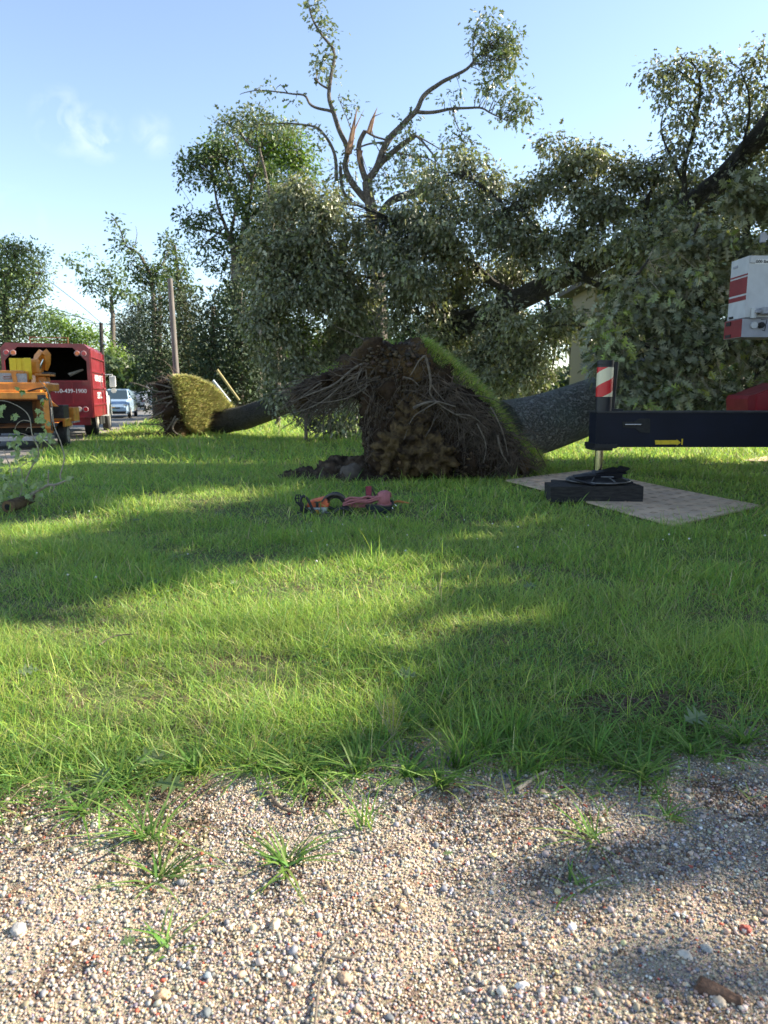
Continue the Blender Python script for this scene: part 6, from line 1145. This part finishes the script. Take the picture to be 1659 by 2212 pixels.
def arcband(ctr, r0, a0, a1, w, th, Y, squash=.75, tilt=0.0, n=18):
    """a curved padded band standing on its edge: ctr in photo measure"""
    c = P(*ctr, Y); V = []; Fc = []; pts = []
    for i in range(n+1):
        t = a0+(a1-a0)*i/n; x = math.cos(t); z = math.sin(t)*squash
        for (rr, yy) in ((r0, -w/2), (r0+th*.7, -w*.38), (r0+th, 0), (r0+th*.7, w*.38), (r0, w/2), (r0-th*.3, 0)):
            V.append(c+Vector((x*rr, yy+tilt*x, z*rr)))
    for i in range(n):
        for k in range(6): Fc.append([i*6+k, i*6+(k+1) % 6, (i+1)*6+(k+1) % 6, (i+1)*6+k])
    Fc += [[0, 1, 2, 3, 4, 5][::-1], [n*6+k for k in range(6)]]; return V, Fc
SD = thing('climbing_harness', 'black padded climbing harness between the chainsaw and the pink rope', 'harness', tuple(G(728, 1105, .04)))
mb = MB(); mb.add(*arcband((725, 1101), .125, R(5), R(178), .24, .05, Ys+.15, 1.35), 0, True); mb.build('back_pad', M['padding'], SD)
mb = MB(); mb.add(*arcband((723, 1100), .18, R(20), R(150), .10, .02, Ys+.02, 1.05), 0, True); mb.build('webbing', M['paddingedge'], SD)
mb = MB(); mb.add(*arcband((742, 1112), .12, R(2), R(165), .26, .04, Ys-.02, .75), 0, True); mb.build('leg_pad', M['padding'], SD)
mb = MB(); q = spline(PV([(708, 1088), (716, 1076), (730, 1070), (741, 1080), (745, 1092)], Ys+.02), 5); mb.tube(q, .008, 6); mb.build('piping', M['paddingedge'], SD)
mb = MB()
for a, c in ((717, 1078), (709, 1084)): mb.cyl(P(a, c, Ys), (0, 1, .3), .012, .02, 10)
mb.build('buckle', M['chrome'], SD)
mb = MB(); mb.tube(spline(PV([(700, 1105), (712, 1108), (728, 1106)], Ys-.08), 4), .012, 6); mb.build('lanyard', M['worn'], SD)
M['rope'] = mat('pink_braided_rope', (.48, .17, .19), .85, color2=(.36, .14, .13), vscale=90, bump=.003, bscale=220)
RP = thing('climbing_rope', 'pink braided climbing rope with its coils gathered into a ball', 'rope', tuple(G(790, 1100, .04)))
mb = MB(); rr = random.Random(5)
for i in range(15):
    y0 = 1074+i*1.5; j = rr.uniform(-3, 3); pts = [(742+rr.uniform(-2, 4), y0+6), (757, y0+j*.5+rr.uniform(-2, 1)), (776, y0+rr.uniform(-3, 3)), (795, y0-2+j*.4), (812, 1074+rr.uniform(-2, 8)), (826, 1068+rr.uniform(0, 8))]
    mb.tube(spline(PV(pts, Ys+.02+rr.uniform(-.10, .12)), 5), .0115, 7)
mb.build('laid_strands', M['rope'], RP)
mb = MB(); c0 = P(830, 1077, Ys)
for i in range(13):
    th = (i-6)/6.5; R0 = .078*math.cos(th*.9)+.012; pts = []
    for k in range(15):
        a = -math.pi*.55+k/14*math.pi*1.5; pts.append(c0+Vector((th*.078*(1-.15*math.cos(a)), -math.cos(a)*R0*1.0, math.sin(a)*R0*1.08)) + Vector(mnoise.noise_vector(Vector((i, k*.4, 0))))*.006)
    mb.tube(pts, .0125, 7)
for k in range(3): mb.tube(spline([c0+Vector((-.085, -.03, -.05-.012*k)), c0+Vector((0, -.11, -.075-.01*k)), c0+Vector((.085, -.03, -.05-.012*k))], 5), .0115, 7)
mb.build('coiled_ball', M['rope'], RP)
o = MB(); o.tube(spline(PV([(846, 1087), (856, 1082), (868, 1083), (884, 1087)], Ys+.05), 5), .009, 6); o.tube(spline(PV([(846, 1089), (858, 1084), (872, 1086)], Ys+.07), 5), .009, 6); o = o.build('rope_tail', mat('orange_rope', (.52, .22, .07), .85, bump=.003, bscale=200)); tag(o, 'short end of orange rope in the grass right of the gear', 'rope')
BK = thing('gear_pouch', 'dark open gear pouch with a red carrying strap, holding the rope ball', 'bag', tuple(G(818, 1105, .04)))
cb = P(820, 1094, Ys-.02); mb = MB(); V = []; n = 24
for (r_, z_) in ((.12, -.085), (.16, -.03), (.175, .02), (.172, .03), (.155, .02), (.13, -.05)):
    for k in range(n): t = 2*math.pi*k/n; V.append(cb+Vector((math.cos(t)*r_, math.sin(t)*r_*.72, z_+.025*math.sin(2*t)+.02*math.cos(t))))
mb.add(V, [[i*n+k, i*n+(k+1) % n, (i+1)*n+(k+1) % n, (i+1)*n+k] for i in range(5) for k in range(n)]+[[k for k in range(n)][::-1], [5*n+k for k in range(n)]], 0, True); pb = mb.build('pouch_body', mat('dark_canvas', (.028, .036, .042), .8, var=.3, bump=.002, bscale=90), BK)
mb = MB(); mb.tube([cb+Vector((math.cos(t)*.176, math.sin(t)*.176*.72, .03+.025*math.sin(2*t)+.02*math.cos(t))) for t in np.linspace(0, 2*math.pi, 33)], .009, 6, cap=False); mb.build('rim_piping', M['paddingedge'], BK)
M['strap'] = mat('dusky_red_webbing', (.30, .045, .07), .75, var=.25, vscale=30); mb = MB(); slab(mb, [(789.5, 1051), (802, 1050), (803.5, 1054), (803, 1068), (801, 1073), (792, 1073), (790, 1066)], Ys+.02, .02, .004); st_ = mb.build('strap', M['strap'], BK)
mb = MB(); mb.tube(PV([(789.5, 1052), (790, 1066), (792, 1073)], Ys+.015), .004, 5); mb.tube(PV([(803, 1052), (803, 1068), (801, 1073)], Ys+.015), .004, 5); mb.tube(PV([(803, 1054), (809, 1067), (812, 1074)], Ys+.06), .013, 6); mb.build('strap_edge', M['paddingedge'], st_)
mb = MB(); slab(mb, [(791, 1073), (803, 1071), (806, 1076), (800, 1084), (792, 1083)], Ys, .05, .01); mb.build('strap_anchor', M['padding'], BK)
mb = MB(); mb.tube(spline(PV([(847, 1092), (853, 1090), (856, 1095), (849, 1099), (846, 1094)], Ys), 4), .006, 6); mb.build('karabiner', M['chrome'], BK)

# ------------------------------------------------------------------ sawn log and leafy maple branch at the left
Yb = 8.8
o = MB(); a = P(17, 1095, 8.75); b_ = P(70, 1076, 9.3); q = [a, a.lerp(b_, .3), a.lerp(b_, .7), b_]; LG = thing('sawn_log', 'short sawn log with a dark heart lying at the left border', 'log', (a.x, a.y, .05))
o.tube(q, [.082, .078, .07, .06], 18); o.build('log_bark', mat('cracked_log_bark', (.16, .11, .06), .85, color2=(.06, .035, .02), vscale=14, bump=.012, bscale=18), LG)
d = (b_-a).normalized(); mb = MB(); mb.tube([a-d*.001, a-d*.008], [.072, .070], 18, cap=True); cutf = mb.build('cut_face', mat('dirty_cut_wood', (.20, .12, .055), .85, color2=(.10, .055, .028), vscale=20), LG)
mb = MB(); mb.tube([a-d*.009, a-d*.012], [.040, .030], 12); mb.build('heart_rot', M['shade_rot'], cutf)
BR = thing('fallen_branch', 'broken maple branch with pale stem, arching shoots and big lobed leaves at the left border', 'branch', tuple(P(80, 1080, 9.1)))
mb = MB(); limb(mb, PV([(52, 1078), (62, 1071), (85, 1057), (105, 1047), (118, 1047), (140, 1039), (158, 1031)], 9.1), .026, .012, 10, .5, 5)
mb.tube(PV([(104, 1048), (104, 1034), (105, 1013)], 9.1), [.011, .009, .006], 6); mb.tube(spline(PV([(116, 1048), (117, 1054), (114, 1060)], 9.05), 4), [.012]*4+[.007]*5, 6)
mb.build('main_stem', M['twig'], BR)
shoots = [[(54, 1042), (68, 1010), (82, 988), (82, 966), (70, 940), (64, 903), (48, 883), (15, 867), (-10, 866)], [(133, 1036), (130, 1027), (139, 991), (131, 955), (117, 918), (111, 867), (100, 840), (85, 822)], [(64, 910), (50, 908), (38, 915), (32, 928)], [(68, 925), (60, 924), (56, 930)],
          [(72, 950), (58, 940), (45, 936)], [(45, 1070), (48, 1040), (44, 1012), (20, 1020), (22, 1005), (10, 985)], [(70, 995), (55, 1000), (42, 1010), (25, 1012)], [(40, 1070), (20, 1060), (0, 1052)], [(45, 1065), (38, 1075), (18, 1040)], [(25, 1030), (22, 1012), (14, 990), (8, 970)]]
mb = MB(); sh = []
for i, l in enumerate(shoots): q = spline(PV(l, 9.0+.05*(i % 4)), 5); r0 = .010 if i < 2 else .006; mb.tube(q, [r0+(.0035-r0)*k/(len(q)-1) for k in range(len(q))], 6); sh += q
mb.build('shoots', M['twig'], BR)
lc = [(8, 884, 4), (32, 900, 4), (-4, 892, 4), (96, 868, 4), (92, 890, 4), (82, 904, 5), (98, 912, 4), (96, 922, 4), (88, 938, 5), (100, 942, 5), (108, 948, 4), (32, 938, 8), (46, 952, 8), (24, 958, 6), (35, 972, 9), (45, 985, 7), (60, 990, 5), (70, 994, 5), (75, 966, 2), (2, 990, 5), (0, 1015, 5), (30, 1000, 4),
      (16, 1030, 8), (38, 1022, 8), (50, 1035, 8), (10, 1050, 10), (30, 1048, 10), (50, 1056, 8), (70, 1050, 8), (90, 1045, 8), (100, 1030, 5), (120, 1060, 3), (60, 1070, 7), (25, 1066, 8), (0, 1068, 8), (-15, 1040, 12), (-30, 1000, 14), (-25, 950, 10), (48, 845, 3), (5, 1078, 6), (85, 1066, 4), (147, 1036, 2)]
pos, axs, sz = [], [], []
for (dx, dy, k) in lc:
    for i in range(k+1):
        p = P(dx+random.gauss(0, 5), dy+random.gauss(0, 5), 9.05+random.gauss(0, .14)); p.z = max(p.z, .06); pos.append(list(p)); axs.append([random.gauss(0, .6), random.gauss(-.2, .5), -.6+random.gauss(0, .5)]); sz.append(random.uniform(.048, .085))
n = len(pos); nr = rng.normal(0, .7, (n, 3)); nr[:, 1] -= .7; nr[:, 2] += .4
leafmesh('leaves', np.array(pos), np.array(axs), nr, np.array(sz), palette(n, [(.20, .30, .13), (.13, .22, .07), (.28, .36, .20), (.20, .30, .05)], [.4, .3, .2, .1], .2), M['maple'], 'maple', .2, BR)

# ------------------------------------------------------------------ unseen trees added beyond the right edge, crowns placed to shade the lawn
LIT = [[(-400, 1400), (0, 1345), (200, 1290), (330, 1268), (480, 1215), (600, 1190), (720, 1172), (830, 1170), (930, 1200), (1010, 1250), (1060, 1300), (1040, 1335), (1060, 1370), (1020, 1410), (980, 1455), (950, 1510), (940, 1570), (960, 1620), (960, 1640), (1060, 1650), (1200, 1670), (1350, 1740), (1480, 1880), (1600, 2040), (1700, 2212), (1700, 2500), (3400, 5200), (-6000, 5200), (-3000, 1500)],
       [(960, 1170), (1010, 1140), (1110, 1118), (1180, 1130), (1130, 1180), (1050, 1215), (990, 1210)],
       [(-300, 1180), (0, 1135), (160, 1105), (330, 1062), (480, 1052), (620, 1060), (560, 1085), (420, 1105), (260, 1140), (100, 1180), (-100, 1235)],
       [(-300, 1040), (-50, 1015), (150, 985), (330, 965), (420, 972), (300, 990), (120, 1010), (-100, 1050)],
       [(560, 992), (700, 985), (780, 995), (640, 1010)]]
DIM = [[(960, 1680), (1000, 1680), (1090, 1790), (1150, 1960), (1200, 2212), (1150, 2212), (1080, 1930), (1010, 1780)], [(735, 1800), (775, 1800), (810, 2000), (830, 2300), (780, 2300), (765, 2000)], [(1220, 1730), (1270, 1750), (1400, 1960), (1480, 2212), (1430, 2212), (1330, 1950)]]
rng = np.random.default_rng(21); random.seed(21)
ns = 9000; gx_ = rng.uniform(-16, 10.5, ns); gy_ = rng.uniform(.4, 15.0, ns)
zc_ = gy_*math.cos(PITCH)+CAM_H*math.sin(PITCH); uc_ = gy_*math.sin(PITCH)-CAM_H*math.cos(PITCH)
pxx = CX+FPX*gx_/zc_; pyy = CY-FPX*uc_/zc_; lit = np.zeros(ns, bool)
for pl_ in LIT: lit |= inpoly(pxx, pyy, pl_)
for pl_ in DIM: lit &= ~(inpoly(pxx, pyy, pl_) & (rng.random(ns) < .13))
lit &= ~(rng.random(ns) < .0015)
keep = ~lit & ~((pyy > 1670) & (rng.random(ns) < .8)); cl3 = []
for a, c in zip(gx_[keep], gy_[keep]):
    for _ in range(5):
        h = random.uniform(5.0, 13.5); q = Vector((a, c, 0))+S*(h/S.z)
        if not inframe(q, .2): cl3.append(q); break
tr3 = []
for i, (tx, ty, lb) in enumerate(((15.5, 5.5, 'added unseen tree beyond the crane on the right, its crown shaped to shade the lawn'), (17.5, 14.0, 'second added unseen tree farther back on the right, its crown shaped to shade the lawn'), (11.5, -1.0, 'added unseen tree nearest the gravel drive on the right, its crown shaped to shade the ground'))):
    t = thing('shade_tree', lb, 'tree', (tx, ty, 0)); tr3.append((t, Vector((tx, ty, 0))))
for t, b0 in tr3:
    mine = [q for q in cl3 if min(tr3, key=lambda u: (u[1]-Vector((q.x, q.y, 0))).length)[0] is t]
    if not mine: continue
    mb = MB(); tw = limb(mb, [b0, b0+Vector((.1, .1, 3)), b0+Vector((0, .2, 6)), b0+Vector((.2, 0, 9))], .34, .14, 12, .1, 5); mb.build('trunk', M['bark_mid'], t)
    mb = MB()
    for q in random.sample(mine, min(14, len(mine))):
        s0 = b0+Vector((0, .1, min(8, max(2.5, q.z-2.5))))
        if any(inframe(s0.lerp(q, u_)+Vector((0, 0, .4)), .15) for u_ in (.3, .6, .8, 1)) or (q-s0).length > 12: continue
        limb(mb, [s0, s0.lerp(q, .5)+Vector((0, 0, .5)), q], .05, .012, 6, .5, 5)
    mb.build('limbs', M['bark_mid'], t)
    Pc = np.array([list(q) for q in mine]); k = 8; n = len(Pc)*k; off = rng.normal(0, .14, (n, 3)); cen = np.repeat(Pc, k, axis=0); ax = off+rng.normal(0, .15, (n, 3)); ax[:, 2] -= .1; nr = rng.normal(0, .7, (n, 3)); nr[:, 0] += .6; nr[:, 2] += .8
    leafmesh('foliage', cen+off, ax, nr, rng.uniform(.16, .30, n), palette(n, DG), M['green'], 'maple', parent=t)
